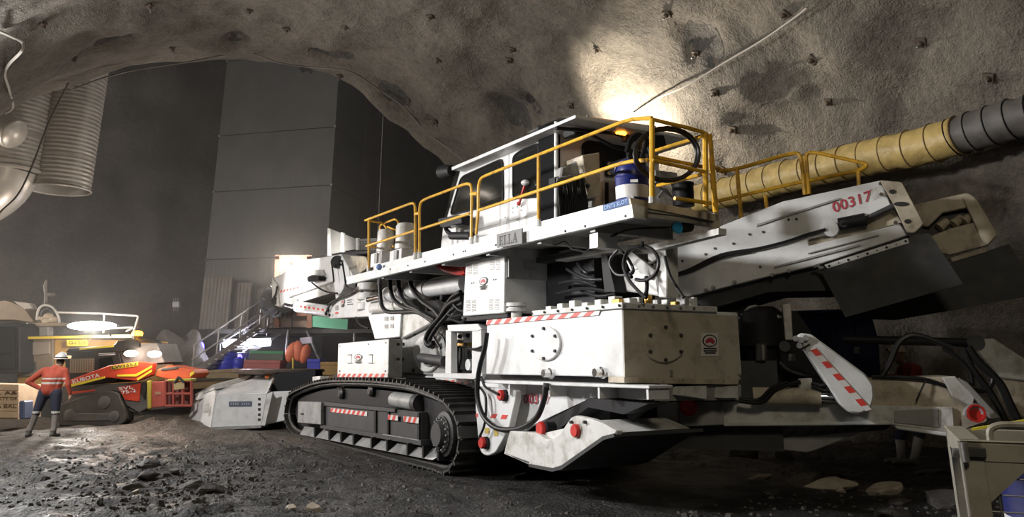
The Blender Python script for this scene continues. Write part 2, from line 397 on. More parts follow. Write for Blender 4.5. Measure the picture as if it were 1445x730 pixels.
for (ha, ht, sa, st, dp) in HOLL:  # dark patches in the hollows: bare rock tone plus painted shade
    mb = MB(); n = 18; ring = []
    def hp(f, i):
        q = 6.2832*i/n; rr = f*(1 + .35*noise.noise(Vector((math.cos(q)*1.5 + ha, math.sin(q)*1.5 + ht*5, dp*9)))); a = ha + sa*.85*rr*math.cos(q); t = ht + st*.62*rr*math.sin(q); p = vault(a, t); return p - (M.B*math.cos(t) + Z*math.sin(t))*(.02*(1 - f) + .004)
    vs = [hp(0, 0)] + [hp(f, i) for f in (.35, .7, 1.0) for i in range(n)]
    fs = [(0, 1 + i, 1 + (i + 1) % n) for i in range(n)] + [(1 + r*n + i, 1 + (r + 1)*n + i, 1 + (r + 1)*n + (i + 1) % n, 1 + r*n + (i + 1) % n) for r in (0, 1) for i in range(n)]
    mb.add(vs, fs); mb.build('rock_shade_patch', ROCKW, bpy.data.objects['ceiling'], smooth='all')
def gh(x, y):
    d = math.hypot(x, y); p = Vector((x, y, 0))
    h = 0.10*fbm(p, 0.35, 3) + 0.06*fbm(p + Vector((3, 8, 0)), 1.5, 4) + 0.03*fbm(p, 4.5, 3)
    q = M.loc((x, y, 0)); m = 0.0
    if -11.5 < q[0] < 6 and -1 < q[1] < 4.5: h = h*0.4 - 0.03       # trodden flat under the machine
    e = math.hypot((q[0] + 11.6)/1.0, (q[1] + 2.3)/0.8); h += 0.22*math.exp(-e*e)*(1 + 0.5*fbm(p, 3, 3))
    k = math.hypot(x + 10.9, y - 17.7); h -= 0.07*math.exp(-(k/1.1)**2)
    if y > 24: h *= max(0.3, 1 - (y - 24)/10)
    return h
def lines(fine0, fine1, step, lo, hi):
    out = []; x = fine0
    while x < fine1: out.append(x); x += step
    s = step; x = fine1
    while x < hi: out.append(x); s *= 1.12; x += s
    out.append(hi); s = step; x = fine0 - s
    while x > lo: out.insert(0, x); s *= 1.12; x -= s
    out.insert(0, lo); return out
_xs = lines(-9, 8, 0.065, -45, 40); _ys = lines(3.5, 18, 0.065, -14, 62)
mb = MB(); nx = len(_xs)
mb.add([Vector((x, y, gh(x, y))) for y in _ys for x in _xs], [(j*nx + i, j*nx + i + 1, (j + 1)*nx + i + 1, (j + 1)*nx + i) for j in range(len(_ys) - 1) for i in range(nx - 1)])
MUD = shot_mat('black_wet_mud', (0.010, 0.0095, 0.009), (0.027, 0.025, 0.023), 0.9, 0.5)
def wet(m):
    nt = m.node_tree; N = nt.nodes; L = nt.links; p = N['Principled BSDF']
    geo = N.new('ShaderNodeNewGeometry'); n = N.new('ShaderNodeTexNoise'); n.inputs['Scale'].default_value = 1.3; n.inputs['Detail'].default_value = 5; L.new(geo.outputs['Position'], n.inputs['Vector'])
    r = N.new('ShaderNodeMapRange'); r.inputs[1].default_value = 0.4; r.inputs[2].default_value = 0.65; r.inputs[3].default_value = 0.32; r.inputs[4].default_value = 0.75; L.new(n.outputs[0], r.inputs[0]); L.new(r.outputs[0], p.inputs['Roughness'])
wet(MUD)
def brown_far(m):       # brown trampled mud beyond, black spoil in front
    nt = m.node_tree; N = nt.nodes; L = nt.links; p = N['Principled BSDF']; old = p.inputs['Base Color'].links[0].from_socket
    geo = N.new('ShaderNodeNewGeometry'); sx = N.new('ShaderNodeSeparateXYZ'); L.new(geo.outputs['Position'], sx.inputs[0])
    n = N.new('ShaderNodeTexNoise'); n.inputs['Scale'].default_value = .6; n.inputs['Detail'].default_value = 6; L.new(geo.outputs['Position'], n.inputs['Vector'])
    ma = N.new('ShaderNodeMath'); ma.operation = 'MULTIPLY_ADD'; L.new(n.outputs[0], ma.inputs[0]); ma.inputs[1].default_value = 6.0; L.new(sx.outputs[1], ma.inputs[2])
    r = N.new('ShaderNodeMapRange'); r.inputs[1].default_value = 18.6; r.inputs[2].default_value = 20.6; L.new(ma.outputs[0], r.inputs[0])
    mx = N.new('ShaderNodeMix'); mx.data_type = 'RGBA'; L.new(r.outputs[0], mx.inputs[0]); L.new(old, mx.inputs[6]); mx.inputs[7].default_value = (.085, .070, .055, 1); L.new(mx.outputs[2], p.inputs['Base Color'])
brown_far(MUD)
tag(mb.build('floor', MUD, None, smooth='all', normals=False, origin=Vector((0, 0, 0))), 'dark wet muddy tunnel floor with loose stone', kind='structure')
# the cavern beyond the mouth
def rock_wall(name, p0, p1, h, res, amp, lab):
    p0, p1 = Vector(p0), Vector(p1); d = p1 - p0; n = int(d.length/res); k = int(h/res); nn = d.cross(Z).normalized(); mb = MB(); vs = []
    for j in range(k + 1):
        for i in range(n + 1):
            p = p0 + d*(i/n) + Z*(h*j/k - 0.3); q = fbm(p, 0.12, 4)*1.3 + fbm(p, 0.5, 4)*0.5
            vs.append(p + nn*q*amp)
    mb.add(vs, [(j*(n + 1) + i, j*(n + 1) + i + 1, (j + 1)*(n + 1) + i + 1, (j + 1)*(n + 1) + i) for j in range(k) for i in range(n)])
    return tag(mb.build(name, ROCKW, None, smooth='all', normals=False, origin=Vector((0, 0, 0))), lab, kind='structure')
AB = -32.0
rock_wall('wall_back', M.at(AB, -30, 0), M.at(AB, 24, 0), 27, 0.45, 1.0, 'dark rough rock wall at the back of the cavern')
rock_wall('wall_cavern_left', M.at(-13.5, -30, 0), M.at(AB, -30, 0), 27, 1.0, 1.0, 'dark rough rock side of the cavern')
rock_wall('wall_cavern_right', M.at(AB, 24, 0), M.at(-13.5, 24, 0), 27, 1.0, 1.0, 'dark rough rock far side of the cavern')
mb = MB(); mb.box(M, AB - 2, -12.8, -32, 26, 26, 26.6)
tag(mb.build('ceiling_cavern', ROCKW), 'dark rock roof high over the cavern', kind='structure')

# dusty air in the cavern: a real volume
HZ = bpy.data.materials.new('dusty_air'); HZ.use_nodes = True; _n = HZ.node_tree; _n.nodes.clear()   # HAZE
_vs = _n.nodes.new('ShaderNodeVolumeScatter'); _vs.inputs['Color'].default_value = (.95, .92, .88, 1); _vs.inputs['Density'].default_value = .014; _vs.inputs['Anisotropy'].default_value = .3
_ou = _n.nodes.new('ShaderNodeOutputMaterial'); _n.links.new(_vs.outputs[0], _ou.inputs['Volume'])
mb = MB(); mb.box(M, -31, -12.9, -28, 22, .02, 24)
tag(mb.build('dust_haze', HZ), 'thin dusty haze hanging in the cavern', 'haze', kind='stuff')

# ================================================================== the roadheader
RH = thing('roadheader', M.at(-1.5, 1.8, 0), 'huge white tunnelling machine with cab, yellow railings and crawler tracks', 'roadheader')
aS = lambda u, v, b: M.loc(M.S(u, v, b))[0]
zS = lambda u, v, b: M.loc(M.S(u, v, b))[2]
def PS(name, b, px, depth, m, parent=RH, bev=0.0, fr=M, seg=1): return MB().S(fr, b, px, depth).build(name, m, parent, bev=bev, seg=seg)
def PR(name, a, px, depth, m, parent=RH, bev=0.0, fr=M): return MB().R(fr, a, px, depth).build(name, m, parent, bev=bev)
def TUBE(name, pts, r, m, parent=RH, n=8, smooth=6, closed=False): return MB().tube(pts, r, n, 0, closed, smooth).build(name, m, parent, smooth=True)
def ell(cx, cy, rx, ry, k=28, t0=0.0, t1=2*math.pi): return [(cx + rx*math.cos(t0 + (t1 - t0)*i/k), cy + ry*math.sin(t0 + (t1 - t0)*i/k)) for i in range(k)]
def rrect(pts, r, k=4):
    n = len(pts); out = []
    for i in range(n):
        p, a, b = Vector(pts[i]), Vector(pts[i - 1]), Vector(pts[(i + 1) % n]); s = p + (a - p).normalized()*min(r, (a - p).length*.45); e = p + (b - p).normalized()*min(r, (b - p).length*.45)
        for j in range(k + 1):
            t = j/k; q = s*(1 - t)**2 + p*2*t*(1 - t) + e*t*t; out.append((q.x, q.y))
    return out
# ---------------------------------------------------------------- crawler track
loop = [(401, 590), (404, 566), (411, 555), (447, 541), (500, 538.5), (560, 543), (586, 550), (614, 562), (630, 575), (642, 595), (645, 625), (639, 650), (625, 666), (605, 668.5), (560, 660.5), (494, 643), (446, 626), (412, 611)]
LP = [M.loc(M.S(u, v, 0)) for u, v in loop]; LP = [Vector((p[0], max(p[2], 0.0), 0)) for p in LP]
LP = catmull(LP, 6, True)
TF = MB()
inner = []
cx = sum(p.x for p in LP)/len(LP); cz = sum(p.y for p in LP)/len(LP)
inset = [(p.x + (cx - p.x)*0.035, p.y + (cz - p.y)*0.22) for p in LP]
TF.prism([M.at(x, 0.22, z) for x, z in inset], M.B*0.5)
TFO = TF.build('track_frame', BLACK, RH)
# shoes
tot = sum((LP[(i + 1) % len(LP)] - LP[i]).length for i in range(len(LP))); NS = int(tot/0.185); pitch = tot/NS
sh = MB(); hw = pitch*0.47
sh.add([(-hw, -.42, -.01), (hw, -.42, -.01), (hw, .42, -.01), (-hw, .42, -.01), (-hw, -.42, .025), (hw*.55, -.42, .025), (hw*.55, .42, .025), (-hw, .42, .025), (hw*.65, -.42, .075), (hw, -.42, .075), (hw, .42, .075), (hw*.65, .42, .075)],
       [(0, 3, 2, 1), (4, 5, 6, 7), (5, 8, 11, 6), (8, 9, 10, 11), (9, 1, 2, 10), (0, 4, 7, 3), (0, 1, 9, 8, 5, 4), (3, 7, 6, 11, 10, 2)])
def along(s):
    i = 0
    while True:
        d = LP[(i + 1) % len(LP)] - LP[i]
        if s <= d.length or i > len(LP)*2: return LP[i % len(LP)] + d*(s/d.length), d.normalized()
        s -= d.length; i = (i + 1) % len(LP)
shoe0 = None
for i in range(NS):
    p, t = along(i*pitch + 0.01); n = Vector((-t.y, t.x, 0))
    X = M.A*t.x + Z*t.y; ZZ = M.A*n.x + Z*n.y; Y = ZZ.cross(X)
    R = Matrix((X, Y, ZZ)).transposed().to_euler(); w = M.at(p.x, 0.43, p.y)
    if shoe0 is None:
        shoe0 = sh.build('track_shoe', TRACKM, TFO, origin=Vector((0, 0, 0))); put(shoe0, w, TFO); shoe0.rotation_euler = R
    else: dup(shoe0, w, TFO, R)
# chain edge under the shoes
TUBE('track_chain', [M.at(LP[i].x + (cx - LP[i].x)*0.012, 0.12, LP[i].y + (cz - LP[i].y)*0.07) for i in range(0, len(LP), 2)], 0.045, TRACKM, TFO, 6, 0, True)
PS('side_panel', 0.10, [(452, 567), (594, 582), (594, 629), (452, 602)], 0.15, DGREY, TFO, 0.01)
PS('top_beam', 0.06, [(452, 567), (557, 577), (557, 582), (452, 572)], 0.2, DGREY, TFO)
PS('bottom_rail', 0.05, [(452, 599.5), (594, 621.5), (594, 629), (452, 604.5)], 0.2, DGREY, TFO)
PS('edge_strip', 0.045, [(540, 612.5), (591, 621), (591, 622.2), (540, 614)], 0.01, STEEL, TFO)
PS('tension_plate', 0.0, [(420.8, 566.7), (452.6, 567.8), (452, 599.5), (419.7, 596.7)], 0.2, STEEL, TFO, 0.01)
PS('plate_slot', -0.012, [(424, 583), (428, 583.5), (428, 586), (424, 585.5)], 0.01, INK, TFO)
for u in (456.5, 529, 547, 590): PS('panel_rib', 0.07, [(u - 1.3, 568 + (u - 452)*.105), (u + 1.3, 568 + (u - 452)*.105), (u + 1.3, 601 + (u - 452)*.19), (u - 1.3, 600 + (u - 452)*.19)], 0.06, BLACK, TFO)
hazard('hazard_tape', qS(M, 0.095, (467.5, 576), (518.5, 581.4), (518.4, 587.6), (467, 581.6)), 8, TFO)
hazard('hazard_tape', qS(M, 0.06, (548, 585.3), (562, 586.8), (562, 594), (547.5, 592.4)), 2, TFO)
hazard('hazard_tape', qS(M, 0.06, (570, 587.5), (591.5, 589.7), (591, 598), (570, 595.2)), 3, TFO)
gx = [426, 443.8, 464.2, 481, 498.6, 523.8, 545.8, 574.6, 596.6, 618]
for x0, x1 in zip(gx, gx[1:]):
    tp = lambda x: 601.5 + (x - 430)*0.169; bt = lambda x: 613.5 + (x - 423)*0.193
    mb = MB(); q = [M.S(x0 + 4, tp(x0 + 4), 0.16), M.S(x1 - 1, tp(x1 - 1), 0.16), M.S(x1 - 1, bt(x1 - 1), -0.02), M.S(x0 - 3, bt(x0 - 3), -0.02)]
    if x1 > 610: q = [M.S(x0 + 4, tp(x0 + 4), .16), M.S(x1 - 6, tp(x1 - 6), .14), M.S(x1 - 1, tp(x1) + 8, .06), M.S(x1 - 2, bt(x1) - 5, 0), M.S(x1 - 8, bt(x1 - 8), -.02), M.S(x0 - 3, bt(x0 - 3), -.02)]
    mb.prism(q, M.B*0.04); mb.build('guard_plate', STEEL, TFO)
    PS('guard_rib', -0.03, [(x1 - 1.2, tp(x1)), (x1 + 0.8, tp(x1)), (x1 + 0.8, bt(x1)), (x1 - 1.2, bt(x1) - 1)], 0.22, BLACK, TFO)
# drive sprocket, idler, rollers
c = M.S(623, 613, 0.02); d = -M.B
sp = MB().lathe(c + M.B*0.2, d*0.3, [(0, .33), (.55, .33), (.6, .3), (.62, .27), (.7, .27), (.72, .2), (1, .17), (1.0, .05)], 28).build('drive_hub', DGREY, TFO, smooth=True)
bolts('hub_bolt', [c + d*0.02 + (M.A*math.cos(t) + Z*math.sin(t))*0.235 for t in [2*math.pi*i/16 for i in range(16)]], d, .018, .03, sp)
MB().lathe(M.S(436, 582, .25), M.B*.3, [(0, .4), (1, .4)], 24).build('idler_wheel', TRACKM, TFO, smooth=True)
for u, v, r in ((478, 556, .11), (520, 552, .11), (470, 618, .12), (505, 629, .12), (540, 638, .12), (575, 648, .12)):
    cc = M.S(u, v, .12); MB().lathe(cc, M.B*.4, [(0, r*.6), (.1, r), (1, r)], 14).build('track_roller', TRACKM, TFO, smooth=True)
mo = MB().cyl(M.S(557, 564, .2), M.S(590, 569, .2), .13, .13, 16).build('travel_motor', GREY, TFO, smooth=True)
MB().cyl(M.S(588, 568.7, .2), M.S(594, 569.6, .2), .15, .15, 16).build('motor_flange', DGREY, mo, smooth=True)
# far track, nearly all hidden
mb = MB(); k = len(LP); mb.prism([M.at(p.x, 2.9, p.y) for p in LP], M.B*0.85); mb.build('far_track', TRACKM, RH)
# ---------------------------------------------------------------- chassis between the tracks
MB().box(M, -8.2, 0.6, 0.95, 2.8, 0.35, 1.2).build('chassis_body', DGREY, RH)
MB().box(M, -8.0, 0.4, 0.86, 2.9, 1.15, 1.25).build('chassis_deck', DGREY, RH)
MB().box(M, 0.3, 2.6, 0.75, 1.6, 0.55, 1.35).build('rear_chassis', DGREY, RH)
PS('track_fender', 0.88, [(600, 531), (669, 535), (672, 645), (655, 645), (640, 600), (600, 560)], 0.06, WHITE)
hazard('hazard_tape', qS(M, 0.87, (617.8, 535.8), (667, 537.5), (666.5, 543.2), (617, 541)), 5, RH)
for u in (641, 648):
    MB().cyl(M.S(u, 547, .87), M.S(u, 547, .86), .02, .02, 12).build('safety_sticker', BLUE, RH)
# ---------------------------------------------------------------- white cabinet over the track
a0, a1 = aS(477, 508, .25), aS(548.5, 508, .25); z0, z1 = zS(547.5, 533, .25), zS(549, 478.6, .25)
b1 = M.loc(M.R(568, 505, a1))[1]
CB = MB().S(M, .25, [(477.3, 485), (549, 478.6), (547.5, 533), (476, 532.5)], b1 - .25).build('front_cabinet', WHITE, RH, bev=.012)
PR('cabinet_end', a1 + .004, [(549, 479), (568, 479.5), (567, 532), (548, 533)], .05, GREY, CB)
hazard('hazard_tape', qS(M, .245, (477.5, 527.6), (547.5, 527.4), (547.5, 532.8), (476.2, 532.4)), 9, CB)
emblem('maker_emblem', qS(M, .245, (500, 499), (512, 498.5), (512, 515), (500, 515)), CB, False)
for u in (490.5, 520): TUBE('cabinet_handle', [M.S(u, 501, .24), M.S(u + 5.5, 500.6, .22), M.S(u + 5.5, 512.5, .22), M.S(u, 512.8, .24)], .008, GREY, CB, 6, 0)
bolts('cabinet_bolt', [M.S(u, v, .25) for u, v in ((480, 489), (545, 484), (480, 524), (544, 524), (520, 486))], -M.B, .016, .015, CB, INK)
bolts('end_bolt', [M.R(u, v, a1 + .01) for u, v in ((562, 486), (562, 507))], M.A, .03, .02, CB, INK)
MB().box(M, a0 - .4, a1 + .7, .3, 1.1, z0 - .12, z0).build('cabinet_base', BLACK, RH)
LB = PS('lifting_block', .7, [(519, 444.5), (566, 440), (563.5, 475.5), (529, 479)], .5, WHITE, RH, .01)
for u, v in ((545, 450), (553, 449.5), (545, 461), (553, 460.5)): PS('pictogram', .69, rect(u - 2.5, v - 3, u + 2.5, v + 3), .008, GREY, LB)
# gearbox housing and turret base
PS('turret_housing', .75, [(564, 441), (597, 439), (616, 452), (590, 466), (565, 479)], .9, WHITE2, RH, .02)
GB = PS('turret_plate', .85, rrect([(563, 480), (604, 454), (624, 462), (630, 500), (630, 531), (566, 527)], 5), .25, GREY, RH, .015)
PS('turret_ring', .80, ell(601, 499, 18.5, 27), .08, WHITE2, GB, .02)
PS('turret_boss', .76, ell(604, 500, 12, 18), .08, GREY, GB, .02)
bolts('plate_bolt', [M.S(u, v, .85) for u, v in ((586, 471), (584, 523), (570, 486), (606, 462), (569, 507))], -M.B, .035, .03, GB, INK)
TUBE('slew_cylinder', [M.S(594, 505, .7), M.S(628, 510, .6)], .085, DGREY, RH, 14, 0)
TUBE('cylinder_eye', [M.S(591, 504.5, .7), M.S(597, 505.5, .7)], .06, CHROME, RH, 12, 0)
PS('turret_base', .9, [(540, 479), (640, 479), (640, 534), (540, 534)], 1.8, GREY)
# ---------------------------------------------------------------- valve frame
VF = PS('valve_frame', .5, [(629, 466), (636.5, 466), (636.5, 531), (628, 531)], .12, WHITE, RH, .008)
PS('frame_post', .5, [(666, 465.5), (679, 464.5), (679, 533), (665.5, 533)], .12, WHITE, VF, .008)
PS('frame_beam', .49, [(631, 459), (674, 457), (680, 465), (674, 467.5), (632, 468)], .7, WHITE, VF, .008)
PS('frame_sill', .46, [(611, 527), (680, 527.5), (680, 536), (611, 533.5)], .5, WHITE, VF, .008)
PS('frame_back', 1.0, [(628, 460), (684, 460), (684, 532), (628, 532)], .05, BLACK, VF)
PS('valve_block', .7, [(644, 470), (653, 469.5), (653, 480), (644, 480)], .15, WHITE, VF, .01)
for u, v, r in ((648.5, 475, .035), (660, 474, .04), (657, 486, .03)): MB().cyl(M.S(u, v, .66), M.S(u, v, .7), r, r, 12).build('valve_knob', BLACK, VF, smooth=True)
MB().box(M, aS(645, 486, .75), aS(662, 486, .75), .7, .85, zS(650, 489, .75), zS(650, 484, .75)).build('brass_manifold', BRASS, VF, bev=.01)
MB().box(M, aS(648, 500, .8), aS(662, 500, .8), .75, .95, zS(655, 522, .8), zS(655, 490, .8)).build('pump_body', DGREY, VF, bev=.015)
MB().lathe(M.S(660, 515, .68), M.B*.12, [(0, .09), (1, .09)], 16).build('pump_cap', WHITE, VF, smooth=True)
for i, (u0, u1) in enumerate(((644, 641), (647, 645), (664, 668))): TUBE('valve_hose', [M.S(u0, 489, .72), M.S(u1, 503, .7), M.S(u1 + 2, 524, .74)], .022, RUBBER, VF)
TUBE('valve_hose', [M.S(660, 492, .7), M.S(672, 493, .45), M.S(686, 487, .45)], .025, RUBBER, VF)
# ---------------------------------------------------------------- electrical box
EB = MB().S(M, .35, [(657, 371), (712.3, 358.3), (711, 442), (653, 446.5)], 1.15).build('electrical_box', WHITE, RH, bev=.012)
ea = aS(712, 400, .35)
ED = PR('box_door', ea + .02, [(715.6, 361), (779, 366.3), (776, 397.5), (715, 393)], .03, GREY, EB, .006)
PR('door_handle', ea + .05, [(718, 365), (720.5, 365.3), (720.5, 391), (718, 391)], .03, STEEL, ED)
PR('door_plate', ea + .03, [(740, 369), (757, 370.5), (757, 382), (740, 380.5)], .01, STEEL, ED)
for (cu, cv) in ((666.5, 379), (698.5, 372.5), (664.5, 431), (697, 428.5)):
    for sx in (-4.2, 4.2):
        mb = MB()
        for r in range(7):
            vv = cv - 7 + r*2.3; mb.S(M, .345, [(cu + sx - 3, vv + .7), (cu + sx + 3, vv), (cu + sx + 3, vv + 1.1), (cu + sx - 3, vv + 1.8)], .01)
        mb.build('louvre', GREY, EB)
emblem('maker_emblem', qS(M, .345, (676, 391), (689, 388), (689, 410), (676, 412)), EB, False)
bolts('box_screw', [M.S(u, v, .35) for u, v in ((666, 400), (669, 399.5), (697, 395), (700, 394.5))], -M.B, .012, .01, EB, INK)
MB().box(M, aS(655, 446, .35), ea, .4, 1.4, zS(700, 449, .35), zS(700, 443, .35)).build('box_mount', BLACK, RH)
# ---------------------------------------------------------------- tank
ta0, ta1 = aS(686.5, 490, .3), aS(879.5, 480, .3)
tz0, tz1 = zS(881, 532.5, .3), zS(878, 434.5, .3); tb1 = M.loc(M.R(1044.5, 490, ta1))[1]
TK = MB().S(M, .3, [(687, 454), (878, 434.5), (881, 532.5), (685.8, 528.5)], tb1 - .3).build('oil_tank', WHITE, RH, bev=.015, seg=2)
def disc_cover(kind, val, cx_, cy_, rx, ry, nb, fr, par):
    px = ell(cx_, cy_, rx, ry, 36)
    mb = MB(); (mb.S if kind == 'S' else mb.R)(fr, val, px, .06)
    o = mb.build('inspection_cover', WHITE if kind == 'S' else MATS['dusty_cream_rear'], par, bev=.012, seg=2)
    pts = []
    for i in range(nb):
        t = 2*math.pi*i/nb + math.pi/2; u, v = cx_ + rx*.86*math.cos(t), cy_ + ry*.86*math.sin(t)
        pts.append(fr.S(u, v, val) if kind == 'S' else fr.R(u, v, val))
    bolts('cover_bolt', pts, -fr.B if kind == 'S' else fr.A, .022, .03, o, DGREY)
PR('tank_rear_skin', ta1 + .006, [(879.5, 436), (1041, 446.5), (1045, 536), (882, 533)], .02, mat('dusty_cream_rear', (.50, .46, .37), .5, var=.08, vs=4, dirt=(.2, .16, .1), dirt_amt=.7, ds=3.5), TK)
disc_cover('S', .26, 768, 485, 21.5, 24.5, 6, M, TK)
disc_cover('R', ta1 + .05, 938.5, 485, 29, 27, 6, M, TK)
hazard('hazard_tape', qS(M, .29, (687.5, 452), (848, 437.5), (845, 445), (686.5, 459)), 10, TK)
for u, v in ((779, 527), (852, 526)): MB().lathe(M.S(u, v, .3), -M.B*.14, [(0, .07), (.3, .07), (.3, .05), (1, .05)], 8).build('drain_plug', CHROME, TK)
emblem('maker_emblem', qR(M, ta1 + .01, (989, 470), (1012.5, 470), (1014, 503), (989, 503)), TK)
bolts('corner_bolt', [M.R(u, v, ta1 + .01) for u, v in ((947, 524), (947, 530), (962, 537.5), (1020, 538), (1041, 449), (1043, 529))], M.A, .02, .02, TK)
PR('tank_foot', ta1 + .03, [(881, 532), (1043, 536), (1042, 543), (881, 541)], .3, DIMWHITE, TK, .005)
LID = MB().box(M, aS(752, 437, .28), ta1 + .05, .26, M.loc(M.R(1009, 440, ta1))[1], tz1 - .01, tz1 + .06).build('tank_lid', WHITE2, TK, bev=.008)
la = aS(752, 437, .28)
bolts('lid_bolt', [M.at(la + (ta1 - la)*i/6, .26, tz1 + .025) for i in range(7)] + [M.at(ta1 + .05, .3 + .22*i, tz1 + .025) for i in range(6)], M.A - M.B, .018, .03, LID, DGREY)
random.seed(4)
for i in range(9): 
    b = .36 + i*.15; MB().box(M, ta1 - .25 + random.uniform(-.06, .06), ta1 - .12, b, b + .07, tz1 + .05, tz1 + random.uniform(.11, .2)).build('tank_valve', [BRASS, STEEL, WHITE2][i % 3], LID, bev=.008)
for i in range(7):
    a = la + .1 + i*.28; MB().box(M, a, a + .13, .42, .55, tz1 + .05, tz1 + .12 + (i % 3)*.02).build('lid_block', WHITE2, LID, bev=.008)
for u, h, r in ((720, .30, .055), (749, .12, .08)):
    p = M.S(u, 450, .75); p = M.at(M.loc(p)[0], .5, tz1 - .02)
    pp = MB().cyl(p, p + Z*(h + .06), r, r, 14).build('filler_pipe', WHITE2, TK, smooth=True)
    MB().lathe(p + Z*h, Z*.12, [(0, r*1.9), (.35, r*1.9), (.35, r*1.5), (.6, r*1.5), (.6, r*1.9), (1, r*1.9)], 20).build('filler_cap', WHITE2, pp, smooth=True)
PS('tank_gap_fill', .5, [(688, 527), (880, 531), (881, 541), (683, 537)], 1.2, BLACK)  # black block filling the gap under the tank
# ---------------------------------------------------------------- chassis side, stabiliser and float
CS = PS('chassis_side', .45, [(674, 538), (914, 548), (914, 565), (849, 560), (833, 562), (748, 602), (700, 640), (672, 606)], .06, WHITE)
PS('side_flange', .15, [(681, 536.5), (916, 544.5), (916, 549), (681, 541)], .34, WHITE, CS, .006)
for u, v in ((717.5, 545), (774, 547), (843.5, 549.5), (912, 551)):
    a = aS(u, v, .17); MB().box(M, a, a + .035, .17, .46, zS(u, v + 13, .17), zS(u, v - 3, .17)).build('side_rib', WHITE, CS)
mb = MB(); print_text(mb, qS(M, .44, (739.4, 556.5), (776, 556.5), (776, 570), (739.4, 570)), '00317', 0, .01, .01)
mb.build('machine_number', MAROON, CS, normals=False)
SA = PS('stabiliser_arm', .22, rrect([(671, 545), (727.5, 551), (727, 565), (717.7, 606), (699, 639), (688, 644), (680, 641), (675.5, 630), (671, 576)], 4), .10, WHITE, RH, .01)
for q in (((671.5, 584), (674.5, 584), (673.5, 589), (671.5, 589)), ((694, 584.5), (701.5, 584.5), (699, 590.5), (691.5, 590)), ((708.5, 585.5), (716.5, 586), (713.5, 592), (706, 591.5))):
    PS('red_mark', .215, list(q), .01, REDTAPE, SA)
for q in (rect(684, 604, 690, 612), rect(697, 607, 703, 616)): PS('warning_sticker', .215, q, .008, mat('sticker_yellow', (.45, .33, .06), .5), SA)
def redcap(u, v, b, r, par):
    c = M.S(u, v, b); o = MB().lathe(c + M.B*.1, -M.B*.17, [(0, r*.85), (.4, r*.85), (.5, r), (.9, r), (1, r*.85), (1, r*.2)], 18).build('pin_cap', RED, par, smooth=True)
    MB().lathe(c + M.B*.12 + M.A*.04, -M.B*.14, [(0, r*1.05), (1, r*1.05)], 18).build('pin_collar', BLACK, o, smooth=True)
redcap(710, 558, .2, .075, SA); redcap(684, 625, .2, .08, SA)
TUBE('lift_hose', [M.S(u, v, .08) for u, v in ((687, 470), (684, 492), (677, 518), (673.5, 545), (675, 568), (684.4, 591), (704, 605.5), (733, 605), (756, 591), (767, 567), (770.5, 546))], .037, RUBBER, RH, 10)
TUBE('lift_hose', [M.S(u, v, .12) for u, v in ((670, 535), (672, 541), (682, 553), (686, 566), (684, 598), (677, 616))], .018, RUBBER, RH)
TUBE('lift_hose', [M.S(u, v, .12) for u, v in ((679, 532), (684, 545), (694, 552), (704, 557))], .018, RUBBER, RH)
MB().cyl(M.S(770.5, 551, .1), M.S(770.8, 541, .1), .05, .04, 12).build('hose_fitting', DGREY, RH, smooth=True)
MB().cyl(M.S(677, 616, .15), M.S(678, 620, .15), .03, .03, 10).build('hose_fitting', BLACK, RH)
FT = PS('float_plate', .0, [(711.5, 640.5), (719, 608.5), (740, 610), (757, 612), (770, 620), (780, 620), (790, 613), (798, 600), (805, 590), (812, 587), (831, 591), (849.6, 597.4), (869.3, 608.5), (868, 616), (852, 620), (793, 661), (779, 664.5), (746.5, 657.5), (746, 653)], .10, WHITE2, RH, .012)
PS('float_body', .1, [(711.5, 640.5), (719, 611), (757, 614), (800, 604), (831, 594), (866, 611), (850, 621), (792, 661), (779, 663), (747, 656)], 1.15, WHITE2, FT)
PS('float_shaded_underside', -.02, [(867, 617), (852, 621), (793, 662.5), (779, 666), (746, 659), (746, 655), (779, 661), (792, 657), (850, 616), (866, 612)], 1.32, DGREY, FT)  # dark grey over the rear slope paints in the underside's shade
PS('float_plate_far', 1.25, [(835, 577), (869, 585), (928, 606), (950, 614), (949, 620), (880, 634), (800, 640)], .1, WHITE2, FT)
redcap(816, 608, .02, .075, FT); redcap(767, 605, .12, .085, FT); redcap(889, 611, .9, .10, FT)
PS('float_link', .35, [(760, 600), (835, 562), (915, 570), (880, 585), (830, 575), (780, 612)], .25, BLACK, FT)
PS('float_bracket', .03, [(805, 592), (833, 593), (833, 597), (804, 597)], .1, GREY, FT)
bolts('bracket_bolt', [M.S(u, 596, .0) for u in (808, 827)], -M.B, .02, .04, FT, DGREY)
TUBE('float_strut', [M.S(890, 590, .6), M.S(920, 565, .7)], .06, BLACK, RH, 10, 0)
# rear cross beam under the tank
PR('rear_cross_beam', ta1 - .05, [(915, 546), (1046, 543), (1046, 565), (915, 566)], .4, GREY)
PR('beam_block', ta1 + .1, [(963, 546), (997, 545), (997, 563.5), (961, 558)], .3, WHITE2)
PR('beam_block', ta1 + .1, [(1022, 547), (1041, 545), (1041, 562), (1021, 562)], .3, WHITE2)

